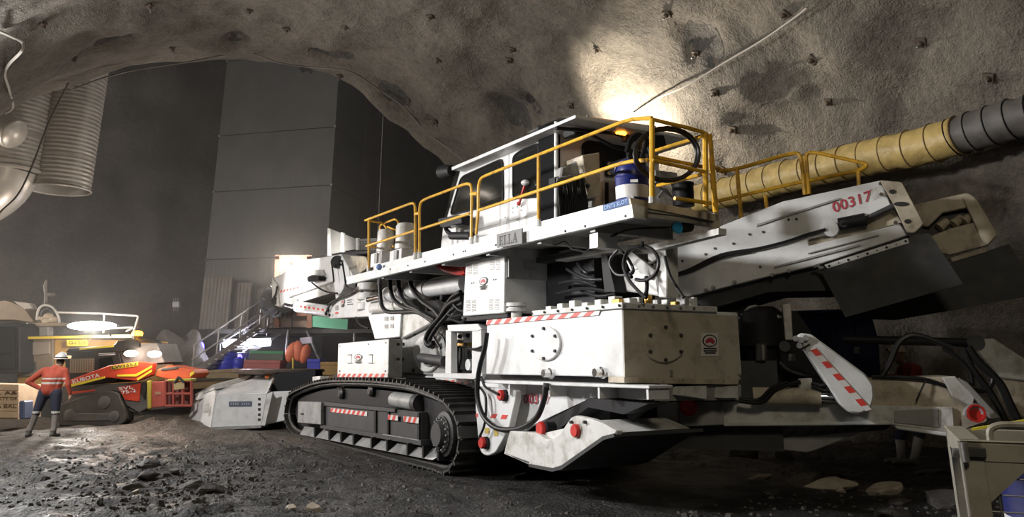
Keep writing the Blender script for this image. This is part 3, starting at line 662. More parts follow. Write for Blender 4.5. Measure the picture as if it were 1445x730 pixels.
# ---------------------------------------------------------------- walkway deck
PLATE = mat('checker_plate', (.70, .71, .71), .4, .1, var=.06, vs=3, dirt=(.2, .18, .15), dirt_amt=.5, ds=3, bump=.25, bs=60)
dz0, dz1 = zS(893, 307, 0), zS(891, 288, 0); da1 = aS(893, 300, 0); da0 = aS(500, 392, 0)
DKb = M.loc(M.R(1014, 310, da1))[1]
DK = PS('walkway_deck', 0, [(489, 391), (891.5, 288), (894, 307), (489, 402)], .08, PLATE, RH, .006)
PS('toe_plate', .06, [(527, 375), (889, 279.5), (891, 289), (527, 386)], .02, WHITE, DK)
MB().box(M, da0, da1 - .05, .05, DKb, dz1 - .06, dz1 - .01).build('deck_floor', GREY, DK)
PR('rear_toe_plate', da1 - .02, [(889, 279), (1014, 303), (1014, 313), (891, 289)], .03, DIMWHITE, DK)
PR('rear_end_plate', da1 + .01, [(891.5, 288.5), (914, 292), (914, 310), (894, 307)], .05, WHITE2, DK)
PR('rear_channel', da1 - .08, [(914, 294), (1010, 309), (1010, 321), (914, 306)], .06, GREY, DK)
PR('corner_leg', da1 - .02, [(1009, 300), (1015, 301), (1016, 330), (1009, 329)], .08, DIMWHITE, DK)
PS('outer_beam', .8, [(912, 347), (1014, 322), (1014, 331), (925, 353)], .12, WHITE2, DK)
for a in (-3.5, -2.2, -.9, .6, 2.0, 3.2): MB().box(M, a, a + .1, .08, DKb, dz1 - .2, dz1 - .06).build('deck_joist', GREY, DK)
bolts('deck_bolt', [M.S(u, v, 0) for u, v in ((551, 380), (576, 375), (600, 369.5), (640, 359.5), (654, 355), (657, 354.5), (700, 346), (727, 339), (798, 326.5), (826, 319.5), (883, 305))], -M.B, .016, .012, DK, INK)
PS('light_bracket', .12, [(832, 331), (843.5, 328), (843.5, 349), (832, 351)], .3, WHITE, DK)
# under-deck beams and post
PS('under_beam', .9, [(783, 362), (871, 347), (871, 355), (784, 369)], .25, WHITE2, RH, .01)
PS('support_post', .95, [(928, 344), (940, 346), (941, 420), (929, 420)], .2, WHITE2, RH, .01)
mb = MB(); mb.bar(M.S(885, 357, .92), M.S(924, 389, .92), .05, .13); mb.build('diagonal_brace', GREY, RH)
PS('post_gusset', .97, [(868, 347), (932, 345), (932, 362), (915, 372), (914, 357), (893, 357), (906, 377), (890, 382), (880, 360)], .05, WHITE2)
PS('tank_bracket', 1.1, [(868, 391), (900, 378), (925, 385), (930, 418), (874, 410)], .3, WHITE2, RH, .02)
MB().box(M, -3.6, 1.9, 1.1, 2.2, 2.3, 3.05).build('superstructure', BLACK, RH)
MB().box(M, -4.0, 1.9, .9, 2.5, 3.04, 3.12).build('upper_frame', DGREY, RH)
def loop3(name, cx_, cy_, rx, ry, b, r, par=RH, m=None, t0=0, t1=2*math.pi, db=.1):
    pts = [M.S(cx_ + rx*math.cos(t0 + (t1 - t0)*i/24), cy_ + ry*math.sin(t0 + (t1 - t0)*i/24), b + db*math.sin(6.283*i/24)) for i in range(25)]
    return TUBE(name, pts, r, m or RUBBER, par, 8, 0)
loop3('hanging_hose', 905.5, 371.5, 24, 24.5, .5, .022, t0=2.2, t1=2.2 + 6.0)
TUBE('hanging_hose', [M.S(u, v, .5) for u, v in ((906, 341), (905, 347.5), (888, 353), (880, 372), (886, 393), (900, 410), (912, 421))], .022, RUBBER)
TUBE('hanging_hose', [M.S(u, v, .6) for u, v in ((832, 350), (860, 349.5), (875, 353), (888, 368), (893, 385), (872, 388), (862, 376), (862, 365), (872, 353))], .02, RUBBER)
TUBE('hanging_hose', [M.S(u, v, .55) for u, v in ((912, 390), (913, 405), (911, 420))], .025, RUBBER)
TUBE('hanging_hose', [M.S(u, v, .7) for u, v in ((938, 362), (945, 388), (956, 407), (965, 420))], .02, RUBBER)
TUBE('hanging_cable', [M.S(u, v, .3) for u, v in ((768, 341), (783, 346), (797, 341), (806, 351), (813, 353), (826, 355), (834, 350))], .01, RUBBER)
for i, (u0, v0, u1, v1) in enumerate(((800, 380, 850, 395), (790, 400, 842, 405), (815, 372, 838, 385), (785, 415, 860, 412), (820, 410, 868, 415))):
    TUBE('dark_hose', [M.S(u0, v0, .95), M.S((u0 + u1)/2, (v0 + v1)/2 + 6*(-1)**i, .85), M.S(u1, v1, .95)], .025, RUBBER)
PS('dark_pipe', .9, [(848, 360), (856, 360), (868, 412), (853, 412)], .2, BLACK)
SK = MB().lathe(M.R(952, 321.5, da1 - .35), M.A*.25, [(0, .06), (.3, .075), (.85, .085), (1, .085)], 20).build('power_socket', BLACK, DK, smooth=True)
p = M.R(955, 322, da1 - .1); MB().lathe(p + M.A*.0, M.A*.03, [(0, .07), (1, .07), (1.0, .055), (.6, .05)], 20).build('socket_face', mat('socket_blue', (.02, .25, .5), .4), SK, smooth=True)
TUBE('socket_cable', [M.R(u, v, da1 - .6) for u, v in ((945, 321), (915, 322), (885, 325), (865, 333), (870, 328), (860, 335))], .014, RUBBER, DK)
# red hose reel under the deck at left
TUBE('red_hose', [M.S(u, v, .5) for u, v in ((618, 374), (630, 381), (650, 385), (658, 383))], .05, RED)
TUBE('red_hose', [M.S(u, v, .55) for u, v in ((622, 372), (636, 378), (656, 379))], .05, RED)
# ---------------------------------------------------------------- railings
def rail(name, pts, r=.024, par=None, fil=.18): return MB().tube(fillet(pts, fil) if fil else pts, r, 8).build(name, YELLOW, par or RL, smooth=True)
s = lambda *px: [M.S(u, v, .04) for u, v in px]
RL = rail('deck_railing', s((520.5, 379), (520.5, 311), (515.5, 311)), .026, RH, 0)
rail('rail_hoop', s((516, 311), (583, 286), (586, 290), (586, 361)))
rail('mid_rail', s((517, 347.5), (586, 325.5)), fil=0)
rail('rail_hoop', s((592, 361), (592, 287), (600, 281), (660, 258.5), (666, 262), (665, 338)))
rail('mid_rail', s((592, 324), (663, 301.5)), fil=0)
rail('clamp', s((586, 302), (592, 301)), .03, fil=0); rail('clamp', s((665, 274), (674, 273)), .03, fil=0)
rail('rail_hoop', s((672, 331), (675, 300), (675, 253), (690, 246), (889, 168), (920, 167)), fil=.2)
rail('mid_rail', s((676, 297), (886, 227.5), (920, 226)), fil=.3)
rail('post', s((760, 218), (760, 313)), fil=0)
rail('corner_post', s((920, 168), (920, 282)), .03, fil=0)
for u, v in ((520, 384), (586, 366), (592, 365), (665, 344), (672, 342), (760, 319), (920, 287)): MB().cyl(M.S(u, v, .04), M.S(u, v - 9, .04), .036, .036, 8).build('post_socket', WHITE2, RL)
q = lambda a, *px: [M.R(u, v, a) for u, v in px]
ra = M.loc(M.S(920, 200, .04))[0]
rail('rear_top_rail', q(ra, (918, 168), (985, 184), (1000, 190), (1002, 210)), fil=.2)
rail('rear_mid_rail', q(ra, (920, 226), (996, 243)), fil=0); rail('rear_mid_rail', q(ra - .35, (922, 221), (993, 236)), fil=0)
rail('rear_low_rail', q(ra, (952, 280), (1003, 287)), fil=0)
rail('corner_post', q(ra, (995, 188), (996, 292)), .032, fil=0); rail('corner_post', q(ra, (1001, 190), (1010, 300)), .034, fil=0)
rail('inner_rail', [M.R(924, 213, ra - 1.2), M.R(991, 192, ra)], fil=0); rail('inner_rail', [M.R(928, 262, ra - 1.2), M.R(996, 245, ra)], fil=0)
# front end of the walkway
rail('end_rail', [M.S(522, 312, .06), M.S(540, 315, .5), M.S(546, 322, .55), M.S(546, 352, .55)], .022, fil=.1)
rail('end_rail', [M.S(536, 353, .5), M.S(536, 318, .5), M.S(558, 309, .55), M.S(563, 314, .55), M.S(560, 347, .55), M.S(548, 350, .5)], .022, fil=.1)
rail('end_rail', [M.S(547, 320, .55), M.S(562, 327, .6)], .02, fil=0); rail('end_rail', [M.S(520, 348, .05), M.S(534, 350, .5)], .02, fil=0)
# railing behind the conveyor
CV = Fr(tuple(M.at(2.4, 2.3, 0))[:2], math.radians(-62))
c2 = lambda *px: [CV.S(u, v, 1.9) for u, v in px]
RL2 = rail('conveyor_railing', c2((1011, 241), (1036, 240), (1120, 215), (1131, 219), (1136, 275)), .035, RH, .3)
rail('post', c2((1040, 239), (1046, 310)), .035, RL2, 0); rail('mid_rail', c2((1012, 284), (1134, 256)), .03, RL2, 0)
rail('rail_hoop', c2((1142, 274), (1137, 216), (1150, 215), (1226, 232), (1215, 240), (1142, 255)), .032, RL2, .1)
rail('post', c2((1211, 241), (1212, 262)), .032, RL2, 0); rail('post', c2((1080, 276), (1083, 300)), .032, RL2, 0)
rail('cross_rail', [CV.S(1003, 236, 1.4), CV.S(1015, 238, 1.9)], .035, RL2, 0)
# ---------------------------------------------------------------- accumulators at the front of the walkway
for u, v0, v1, r in ((543.5, 324, 356, .17), (571.5, 315, 352, .19)):
    bb = .45; p0, p1 = M.S(u, v1, bb), M.S(u, v0, bb); h = p1.z - p0.z
    ac = MB().lathe(Vector((p0.x, p0.y, p0.z)), Z*h, [(0, r*1.05), (.25, r*1.05), (.27, r), (.86, r), (.96, r*.8), (1, r*.3)], 20).build('accumulator', WHITE2, RH, smooth=True)
    a, b, z = M.loc(p0)
    MB().box(M, a - .28, a + .3, bb - .2, bb + .2, z - .3, z - .02).build('accumulator_block', WHITE, ac, bev=.01)
    MB().box(M, a + .02, a + .16, bb - .24, bb - .2, z - .24, z - .05).build('valve_face', GREY, ac)
MB().ball(M.S(535, 377, -.02), .06, 8, 6).build('blue_rag', mat('faded_blue_cloth', (.2, .3, .55), .9), RH, smooth=True)
# ---------------------------------------------------------------- cab
cb = .6; ca1 = aS(783, 250, cb)
CABW = 2.0
CAB = PS('cab', cb, [(621, 356), (625, 318), (649, 234.5), (783, 177), (784, 315)], CABW, WHITE, RH, .02, seg=2)
def win(name, px, r, dep=.05):
    o = PS(name, cb - .012, rrect(px, r), .03, GLASS, CAB)
    mb = MB(); mb.tube([M.S(u, v, cb - .015) for u, v in rrect(px, r)], .018, 6, 0, True); mb.build('window_seal', BLACK, o, smooth=True); return o
win('window', [(651, 250), (709, 224), (710, 285), (635, 304)], 7); win('window', [(724, 221), (736, 212), (760, 202), (760, 278), (724, 280)], 6)
PS('door_seam', cb - .004, [(717.5, 208), (718.3, 207.6), (718.3, 330), (717.5, 330)], .01, GREY, CAB)
PS('body_crease', cb - .012, [(668, 325), (760, 300), (760, 303), (668, 328.5)], .02, GREY, CAB)
PS('rear_pillar_panel', cb - .05, [(759.5, 177), (782.5, 176), (782.5, 311), (759.5, 316)], .1, mat('matt_black_panel', (.010, .010, .011), .8, spec=.05), CAB)
MB().tube([M.S(785, 172, cb - .05), M.S(785, 312, cb - .05)], .03, 8).build('grab_pole', WHITE, CAB, smooth=True)
mb = MB(); pts = [M.S(637, 236, cb - .25), M.S(812, 162, cb - .25), M.S(812, 166.5, cb - .25), M.S(637.5, 240.5, cb - .25)]
mb.prism(pts, M.B*(CABW + .3)); RF = mb.build('roof_plate', WHITE, CAB, bev=.005)
for u, v in ((654, 236), (663, 232), (690, 220), (707, 213), (727, 204), (748, 195)): MB().cyl(M.S(u, v, cb - .1), M.S(u, v - 4, cb - .1), .03, .03, 8).build('roof_mount', DGREY, RF)
MB().tube([M.S(645, 240, cb - .08), M.S(760, 190, cb - .08)], .015, 6).build('roof_cable', BLACK, RF)
PS('windscreen', cb - .02, [(626, 318), (649, 237), (646, 235), (637, 262), (630, 300), (623, 320)], CABW, GLASS, CAB)
MB().lathe(M.S(638, 241, cb - .05), M.S(624, 243, cb - .05) - M.S(638, 241, cb - .05), [(0, .1), (.7, .13), (1, .13)], 14).build('front_lamp', BLACK, CAB, smooth=True)
MB().S(M, cb - .3, rrect([(617, 309), (650, 302.5), (652, 317), (622, 322)], 3), .2).build('mirror_housing', BLACK, CAB, bev=.02)
MB().cyl(M.S(637, 333, cb - .35), M.S(666, 333, cb - .35), .065, .065, 12).build('door_mirror', BLACK, CAB, smooth=True)
PS('mirror_arm', cb - .3, [(636, 317), (643, 316), (643, 331), (636, 331)], .05, WHITE, CAB)
TUBE('step_bracket', [M.S(627, 316, cb - .2), M.S(631, 326, cb - .25), M.S(638, 331, cb - .3)], .04, BLACK, CAB)
mb = MB(); mb.bar(M.S(741.5, 259, cb - .06), M.S(733, 286, cb - .06), .03, .03); hm = mb.build('emergency_hammer', RED, CAB)
MB().ball(M.S(741.5, 258, cb - .07), (.07, .07, .05), 8, 6).build('hammer_head', WHITE, hm, smooth=True)
MB().ball(M.S(732, 287.5, cb - .06), .035, 8, 6).build('hammer_tip', RED, hm, smooth=True)
bolts('cab_bolt', [M.S(u, v, cb) for u, v in ((724, 294), (730, 292), (736, 291), (724, 300), (713, 307), (736, 297))], -M.B, .012, .012, CAB, GREY)
# seat and console seen through the side window as reflections: pale operator seat
NP = mat('name_plate_grey', (.20, .20, .20), .6, spec=.2)
PL = MB(); plate(PL, qS(M, -.05, (702, 331), (738, 322), (738.5, 344), (703, 350)), .02); PLO = PL.build('name_plate', NP, RH)
mb = MB(); qn = lift(qS(M, -.05, (706, 334), (732, 328), (732, 342), (706, 347)), .024)[0]
def serif(mb, q, segs):
    for x0, y0, x1, y1 in segs: mb.add([bil(q, x0, y1), bil(q, x1, y1), bil(q, x1, y0), bil(q, x0, y0)], [(0, 1, 2, 3)])
E_ = [(.05, .0, .2, 1), (.0, 0, .19, .08), (0, .92, .2, 1), (.0, .92, .19, 1), (.05, 0, .2, .1), (.05, .9, .2, 1)]
def let(x, w, s): return [(x + a*w, b, x + c*w, d) for a, b, c, d in s]
EE = [(.16, 0, .4, 1), (0, 0, .95, .09), (0, .91, .95, 1), (.4, .46, .7, .54), (.86, 0, .95, .28), (.86, .72, .95, 1), (.66, .36, .72, .64)]
LL = [(.16, 0, .4, 1), (0, 0, .95, .09), (0, .91, .56, 1), (.86, 0, .95, .32)]
serif(mb, qn, let(0, .23, EE) + let(.26, .22, LL) + let(.50, .22, LL))
q = qn; x, w = .74, .26
for P4 in (((.42, 1), (.58, 1), (.94, .05), (.68, .05)), ((.44, .98), (.52, .9), (.20, .05), (.12, .05))): mb.add([bil(q, x + w*a, b) for a, b in P4], [(0, 1, 2, 3)])
serif(mb, q, let(x, w, [(0, 0, .32, .08), (.58, 0, 1, .08), (.28, .3, .74, .38)]))
mb.build('name_lettering', INK, PLO, normals=False)
# rear wall of the cab with its equipment
RW = PR('cab_rear_wall', ca1 + .01, [(784, 178), (925, 200), (925, 300), (785, 315)], .1, DIMWHITE, CAB)
PR('rear_roof', ca1 + .25, [(790, 166), (812, 162), (926, 178), (926, 183), (812, 168)], .9, WHITE, CAB)
wpx = rrect([(823, 203), (832, 199.5), (888, 209), (893, 218), (893, 240), (823, 236)], 4)
RWN = PR('rear_window', ca1 + .03, wpx, .03, GLASS, RW)
mb = MB(); mb.tube([M.R(u, v, ca1 + .04) for u, v in wpx], .022, 6, 0, True); mb.build('window_seal', BLACK, RWN, smooth=True)
BX = MB().R(M, ca1 + .55, [(822, 219), (846, 215), (848, 277), (829, 276)], .45).build('control_cabinet', DIMWHITE, RW, bev=.01)
MB().cyl(M.R(829.5, 262, ca1 + .56), M.R(829.5, 262, ca1 + .62), .03, .03, 10).build('cabinet_lock', BLACK, BX)
PR('cabinet_foot', ca1 + .4, [(835, 276), (840, 276), (840, 292), (835, 292)], .1, GREY, BX)
PR('grey_cover', ca1 + .4, [(793, 236), (812, 229), (818, 222), (823, 228), (823, 258), (790, 256)], .15, GREY, RW, .02)
PR('junction_box', ca1 + .35, [(783, 250), (794, 248), (794, 262), (783, 264)], .15, BLACK, RW)
random.seed(9)
for i in range(15):
    u = 787 + i*2.6; TUBE('control_hose', [M.R(u, 256 - i*.5, ca1 + .5), M.R(u + 1.5, 268, ca1 + .55 + random.uniform(0, .1)), M.R(u + 3 + i*.15, 285, ca1 + .5), M.R(u + 4.5, 306 - i*.6, ca1 + .45)], .017, RUBBER, RW, 6, 4)
    MB().cyl(M.R(u, 258 - i*.5, ca1 + .5), M.R(u, 251 - i*.5, ca1 + .5), .02, .016, 6).build('hose_end', STEEL, RW)
for v0 in (226, 238.5):
    pp = PR('warning_sign', ca1 + .07, [(854.5, v0), (867, v0 + 1.5), (867, v0 + 11), (854.5, v0 + 9.5)], .02, BLACK, RW)
    PR('sign_symbol', ca1 + .075, ell(860.7, v0 + 5.6, 3.4, 3, 10), .01, DIMWHITE, pp)
PR('wall_door', ca1 + .05, [(852, 254), (872, 256), (872, 300), (852, 300)], .03, GREY, RW, .008)
PR('door_rim', ca1 + .06, [(854, 257), (859, 257.5), (859, 300), (854, 300)], .03, BLACK, RW)
WB = MB().R(M, ca1 + .5, [(807, 172), (828, 166), (834, 173), (834, 187), (812, 190)], .3).build('roof_work_lamp', BLACK, CAB, bev=.02)
for du in (0, 8, 16): MB().cyl(M.R(813 + du, 170 - du*.2, ca1 + .4), M.R(813 + du, 166 - du*.2, ca1 + .4), .025, .02, 8).build('lamp_bolt', STEEL, WB)
PR('awning_arm', ca1 + .6, [(786, 178), (870, 186), (905, 197), (905, 200), (868, 189), (786, 182)], .06, BLACK, CAB)
PR('awning_arm', ca1 + .7, [(834, 188), (872, 207), (905, 214), (905, 216.5), (870, 210), (834, 191)], .05, BLACK, CAB)
AMB = mat('amber_beacon', (1.0, .25, .02), .3, emit=(1.0, .30, .02), es=16)
BC = MB().lathe(M.R(875.5, 190, ca1 + .6), Z*.09, [(0, .085), (.6, .085), (.9, .07), (1, .03)], 16).build('amber_beacon', AMB, CAB, smooth=True)
MB().box(M, M.loc(M.R(880, 194, ca1 + .6))[0] - .05, M.loc(M.R(880, 194, ca1 + .6))[0] + .05, M.loc(M.R(880, 196, ca1 + .6))[1], M.loc(M.R(890, 196, ca1 + .6))[1], M.R(880, 199, ca1 + .6).z, M.R(880, 193, ca1 + .6).z).build('beacon_base', BLACK, BC)
# equipment between cab and rear rail
def drum(mb, c, r, h, prof=None, n=24): return mb.lathe(c, Z*h, prof or [(0, r*.97), (.03, r), (.97, r), (1, r*.97)], n)
pc = M.R(965, 291, da1 - .75); MB().lathe(pc, Z*(M.R(965, 259, da1 - .75).z - pc.z), [(0, .14), (.9, .14), (.92, .15), (1, .15), (1, .1)], 20).build('grease_drum', BLACK, RH, smooth=True)
PR('pump_unit', ca1 + 1.2, [(884, 222), (912, 214), (913, 240), (886, 240)], .4, BLACK, RH, .02)
PR('pump_unit', ca1 + 1.1, [(924, 190), (938, 190), (942, 205), (938, 212), (922, 210)], .3, BLACK, RH, .02)
PR('grey_tray', ca1 + 1.4, [(925, 240), (955, 244), (957, 254), (925, 258)], .4, GREY, RH)
for i, pts in enumerate((((884, 215), (890, 196), (903, 190), (915, 205), (921, 235)), ((888, 230), (888, 205), (900, 193), (912, 195), (905, 225)), ((925, 262), (938, 270), (950, 281)), ((928, 280), (938, 268), (945, 276)))):
    TUBE('pump_hose', [M.R(u, v, ca1 + 1.3) for u, v in pts], .03 if i < 2 else .02, RUBBER if i < 2 else STEEL)
# ---------------------------------------------------------------- boom and cutter head at the front
bb = 1.2
BM = PS('boom', bb, [(384, 393), (392, 389), (434, 366.5), (481, 358.6), (486, 366), (473, 396), (409, 418), (395, 434), (385, 428)], 1.3, WHITE, RH, .02)
PS('boom_shaded_underside', bb + .12, [(409, 418), (472, 398), (474, 412), (412, 430), (396, 434)], 1.0, GREY, BM)  # grey instead of white, the underside's shading put into the colour
PS('nose_plate', bb - .05, [(384, 392), (391, 402), (394, 433), (388, 431), (384, 420)], .15, WHITE2, BM)
TUBE('nose_hose', [M.S(391, 404, bb - .08), M.S(389, 415, bb - .1), M.S(386, 421, bb - .1)], .03, RUBBER, BM)
MB().cyl(M.S(388, 425, bb - .1), M.S(388, 425, bb + .05), .12, .12, 12).build('nose_pin', DGREY, BM, smooth=True)
hazard('hazard_tape', qS(M, bb - .01, (392, 411), (424, 404), (424, 406.5), (392, 414)), 7, BM)
BK = PS('boom_bracket', bb - .12, [(467, 367), (473, 362), (481, 358.5), (499, 391), (487, 396), (484, 408), (474, 424), (471, 400)], .3, WHITE, RH, .012)
MB().cyl(M.S(476, 370, bb - .2), M.S(476, 370, bb), .17, .17, 16).build('pivot_pin', DGREY, BK, smooth=True)
for u, v in ((473, 366), (479, 368), (474, 375), (479, 373)): MB().cyl(M.S(u, v, bb - .23), M.S(u, v, bb - .1), .03, .03, 6).build('pin_bolt', BLACK, BK)
EBK = PS('boom_knuckle', bb - .2, [(462, 447), (468, 428), (507, 411), (531, 436), (521, 447), (466, 450)], .5, WHITE, RH, .015)
emblem('maker_emblem', qS(M, bb - .21, (481, 423), (487, 421), (487, 434), (481, 435.5)), EBK, False)
for y, w in ((424, 7), (427, 6), (430, 8)): PS('knuckle_print', bb - .205, [(490, y - .5), (490 + w, y - 1.5), (490 + w, y - .2), (490, y + .8)], .005, INK, EBK)
PS('knuckle_tab', bb - .21, [(473, 432), (477, 431), (477, 438), (473, 438.5)], .02, GREY, EBK); PS('knuckle_tab', bb - .21, [(504, 427), (508, 425.5), (508, 439), (504, 440)], .02, GREY, EBK)
PS('red_mark', bb - .21, [(473, 441), (477, 440.5), (477, 443), (473, 443.5)], .01, REDTAPE, EBK)
CYL = TUBE('boom_cylinder', [M.S(418, 433, bb - .05), M.S(421, 433.4, bb - .05), M.S(466, 440, bb - .05)], [.06, .16, .16], WHITE, RH, 16, 0)
TUBE('cylinder_rod', [M.S(404, 430, bb - .05), M.S(420, 433, bb - .05)], .07, CHROME, CYL, 12, 0)
hazard('hazard_tape', qS(M, bb - .215, (423, 431), (460, 436.5), (460, 439.5), (423, 434)), 6, CYL, .0)
PS('rod_clevis', bb - .1, [(402, 421), (411, 421), (411, 436), (402, 433)], .2, GREY, CYL, .02)
bolts('clevis_pin', [M.S(u, v, bb - .25) for u, v in ((461, 443), (464, 438), (466, 445))], -M.B, .04, .04, EBK, BLACK)
for h in (404, 418, 432):
    p = M.S(519, h + 6, bb - .05); MB().lathe(p, Z*.17, [(0, .23), (.1, .25), (.9, .25), (1, .23)], 18).build('slew_lug', WHITE2, RH, smooth=True)
p = M.S(519, 446, bb); MB().cyl(p, p + Z*.75, .14, .14, 14).build('slew_pin', GREY, RH, smooth=True)
LC = TUBE('lift_cylinder', [M.S(548, 416, .95), M.S(658, 400, .95)], .165, WHITE, RH, 18, 0)
TUBE('cylinder_band', [M.S(575, 412, .95), M.S(578, 411.6, .95)], .185, WHITE2, LC, 18, 0); TUBE('cylinder_band', [M.S(596, 409, .95), M.S(606, 407.6, .95)], .185, WHITE2, LC, 18, 0)
TUBE('cylinder_rod', [M.S(520, 423, .95), M.S(550, 416, .95)], .07, CHROME, LC, 12, 0)
TUBE('lower_cylinder', [M.S(528, 436, 1.1), M.S(575, 430, 1.1)], .14, WHITE2, RH, 16, 0)
for r, pts in ((.045, ((536, 397), (537, 420), (540, 434), (549, 440.5), (570, 440.5), (590, 441), (612, 455))), (.045, ((549.6, 392), (553, 417), (566, 431.5), (592, 440), (614, 452))), (.05, ((561.7, 390), (564, 413), (575, 430), (590, 437), (600, 446))),
               (.048, ((578, 384), (581, 406), (594.6, 424), (612, 437), (621, 448))), (.05, ((652, 421), (634, 430), (621, 448), (608, 463), (601, 480), (606, 488), (612, 484))), (.04, ((654, 428), (640, 436), (625, 452), (614, 466), (606, 480))), (.04, ((650, 412), (638, 420), (628, 434), (618, 452), (610, 462)))):
    TUBE('boom_hose', [M.S(u, v, .72) for u, v in pts], r, RUBBER, RH, 10)
for u, v, w in ((549.6, 392, .0), (561.7, 391, 0), (578, 386, 0), (536, 398, 0)): MB().cyl(M.S(u, v + 4, .72), M.S(u, v - 4, .72), .06, .05, 10).build('hose_coupling', DGREY, RH, smooth=True)
for pts in (((632, 444), (640, 447), (652, 444)), ((618, 470), (626, 478), (629, 490)), ((612, 476), (618, 486), (622, 492)), ((640, 430), (648, 438), (656, 440)), ((640, 452), (650, 455), (657, 450))): TUBE('small_hose', [M.S(u, v, .66) for u, v in pts], .022, RUBBER)
for pts in (((468, 372), (470, 386), (471, 398)), ((483, 370), (486, 388), (489, 404), (498, 408), (507, 405)), ((507, 405), (496, 413), (478, 421), (466, 430), (459, 443)), ((440, 399), (452, 408), (465, 413), (476, 414)), ((507, 407), (490, 417), (472, 424), (462, 431)), ((502, 448), (508, 458), (520, 464))): TUBE('lamp_cable', [M.S(u, v, bb - .28) for u, v in pts], .022, RUBBER)
BLK = PS('engine_block', 1.15, [(600, 400), (660, 388), (660, 470), (600, 462)], .8, BLACK)
for u, v, m_ in ((622, 420, BLACK), (636, 444, STEEL), (648, 430, DGREY), (640, 425, DGREY), (652, 446, GREY), (628, 440, DGREY)): MB().lathe(M.S(u, v, .9), M.B*.25, [(0, .05), (.2, .09), (1, .09)], 10).build('valve_body', m_, RH, smooth=True)
# work lamp recessed in the boom, unlit
RC = PS('lamp_recess', bb - .05, [(420, 400), (430, 379.5), (455, 381), (458, 388), (440, 398)], .06, GREY, BM, .01)
MB().S(M, bb - .22, rrect([(433, 391), (440, 388), (450, 390), (449, 396), (434, 398)], 1.5), .2).build('boom_lamp', BLACK, RC, bev=.02)
# cutter head
cc = M.S(391, 421, 1.9)
CH = MB().lathe(cc + M.A*1.1 - Z*.1, -M.A*2.0, [(0, .45), (.25, .55), (.6, .58), (.85, .45), (1, .2)], 22).build('cutter_head', DGREY, RH, smooth=True)
random.seed(5)
for i in range(46):
    f = random.uniform(.05, .95); t = random.uniform(0, 6.283); r = .53 if f < .7 else .53 - (f - .7)*1.1
    x = cc + M.A*(1.1 - 2*f) - Z*.1 + (M.B*math.cos(t) + Z*math.sin(t))*r; nn = (M.B*math.cos(t) + Z*math.sin(t) - M.A*.3).normalized()
    MB().lathe(x - nn*.08, nn*.20, [(0, .07), (.55, .055), (.6, .035), (1, .008)], 7).build('cutter_pick', TRACKM, CH)
PS('tarp_roll', bb + .1, rrect([(486, 361), (516, 362), (519, 372), (516, 380), (500, 390), (496, 388)], 4), .6, DIMWHITE, RH, .06, seg=2)
GS = PS('guard_screen', 2.3, [(462, 322), (465.5, 323), (465.5, 361), (462, 361)], .06, WHITE2)
SCR = mat('perforated_screen', (.22, .215, .205), .5, .2, var=.2, vs=30)
for q in (((466, 323), (481, 329), (481, 356), (466, 359)), ((484, 330), (502, 337), (502, 352), (484, 354.5)), ((505, 337.5), (532, 336), (532, 353), (505, 352))): PS('screen_panel', 2.33, list(q), .02, SCR, GS)
PS('screen_post', 2.3, [(481, 328), (484.5, 329), (484.5, 356), (481, 356)], .06, WHITE2, GS); PS('screen_post', 2.3, [(502, 336), (505.5, 336), (505.5, 353), (502, 353)], .06, WHITE2, GS)
mb = MB()
for i in range(7):
    for j in range(4): mb.S(M, 2.325, rect(508 + i*3.4, 340.5 + j*3, 509.8 + i*3.4, 342 + j*3), .01)
mb.build('screen_holes', INK, GS)
PS('screen_floor', 1.6, [(478, 357), (534, 352), (534, 356), (480, 362)], 1.2, DGREY, GS)

# ---------------------------------------------------------------- loading apron at the front
AP = Fr(tuple(M.at(-10.2, -.7, 0))[:2], math.radians(-82))
APL = PS('apron', .0, [(297, 604), (304, 556), (377, 556), (369, 601)], 2.2, WHITE, RH, .015, AP)
def tri(name, pts, m, par, th=.03, away=True):
    n = (Vector(pts[1]) - Vector(pts[0])).cross(Vector(pts[2]) - Vector(pts[0])).normalized()
    if n.dot(EYEP - Vector(pts[0])) > 0: n = -n
    return MB().prism(pts, n*th).build(name, m, par, bev=.006)
s0 = lambda u, v, b: AP.S(u, v, b)
tri('apron_top', [s0(304, 557, -.01), s0(377, 555, -.01), s0(390, 525, .9), s0(383, 527, 1.1), s0(303, 550, .6)], WHITE, APL)
tri('apron_nose', [s0(297, 604, -.02), s0(304, 556, -.02), s0(302, 551, .3), s0(276, 560, .9), s0(266, 588, 1.2), s0(273, 596, .9)], WHITE, APL, .06)
tri('apron_slope', [s0(276, 560, .9), s0(302, 550.5, .35), s0(345, 541, 1.0), s0(360, 531, 1.6), s0(300, 546, 1.5)], WHITE2, APL, .06)
tri('apron_wing', [s0(369, 601, .0), s0(377, 556, 0), s0(385, 553, .0), s0(374, 601, 0)], WHITE2, APL, .05)
PS('apron_side', .25, [(374, 600), (385, 553), (412, 552), (405, 593)], .6, WHITE, APL, .01, AP)
PS('apron_well', .5, [(381, 553), (391, 526), (445, 523), (445, 552), (410, 552)], .5, BLACK, APL, 0, AP)
PS('apron_skid', -.05, [(297, 604.5), (369, 601), (368, 604), (297, 608)], .4, STEEL, APL, 0, AP)
for v in (563.5, 571, 578, 585.5, 592.5): PS('apron_slot', -.01, rect(364, v - 1.8, 367.5, v + 1.8), .02, INK, APL, 0, AP)
PL2 = PS('apron_plaque', -.02, [(323, 567), (354.5, 566.5), (354.5, 573.5), (323, 574)], .02, mat('slate_blue_plate', (.07, .09, .16), .5), APL, 0, AP)
random.seed(3); mb = MB()
for i in range(9):
    u = 325.5 + i*3.1
    if i == 4: continue
    mb.S(AP, -.024, rect(u, 568.6, u + 1.8, 571.8), .003)
mb.build('plaque_print', GREY, PL2)
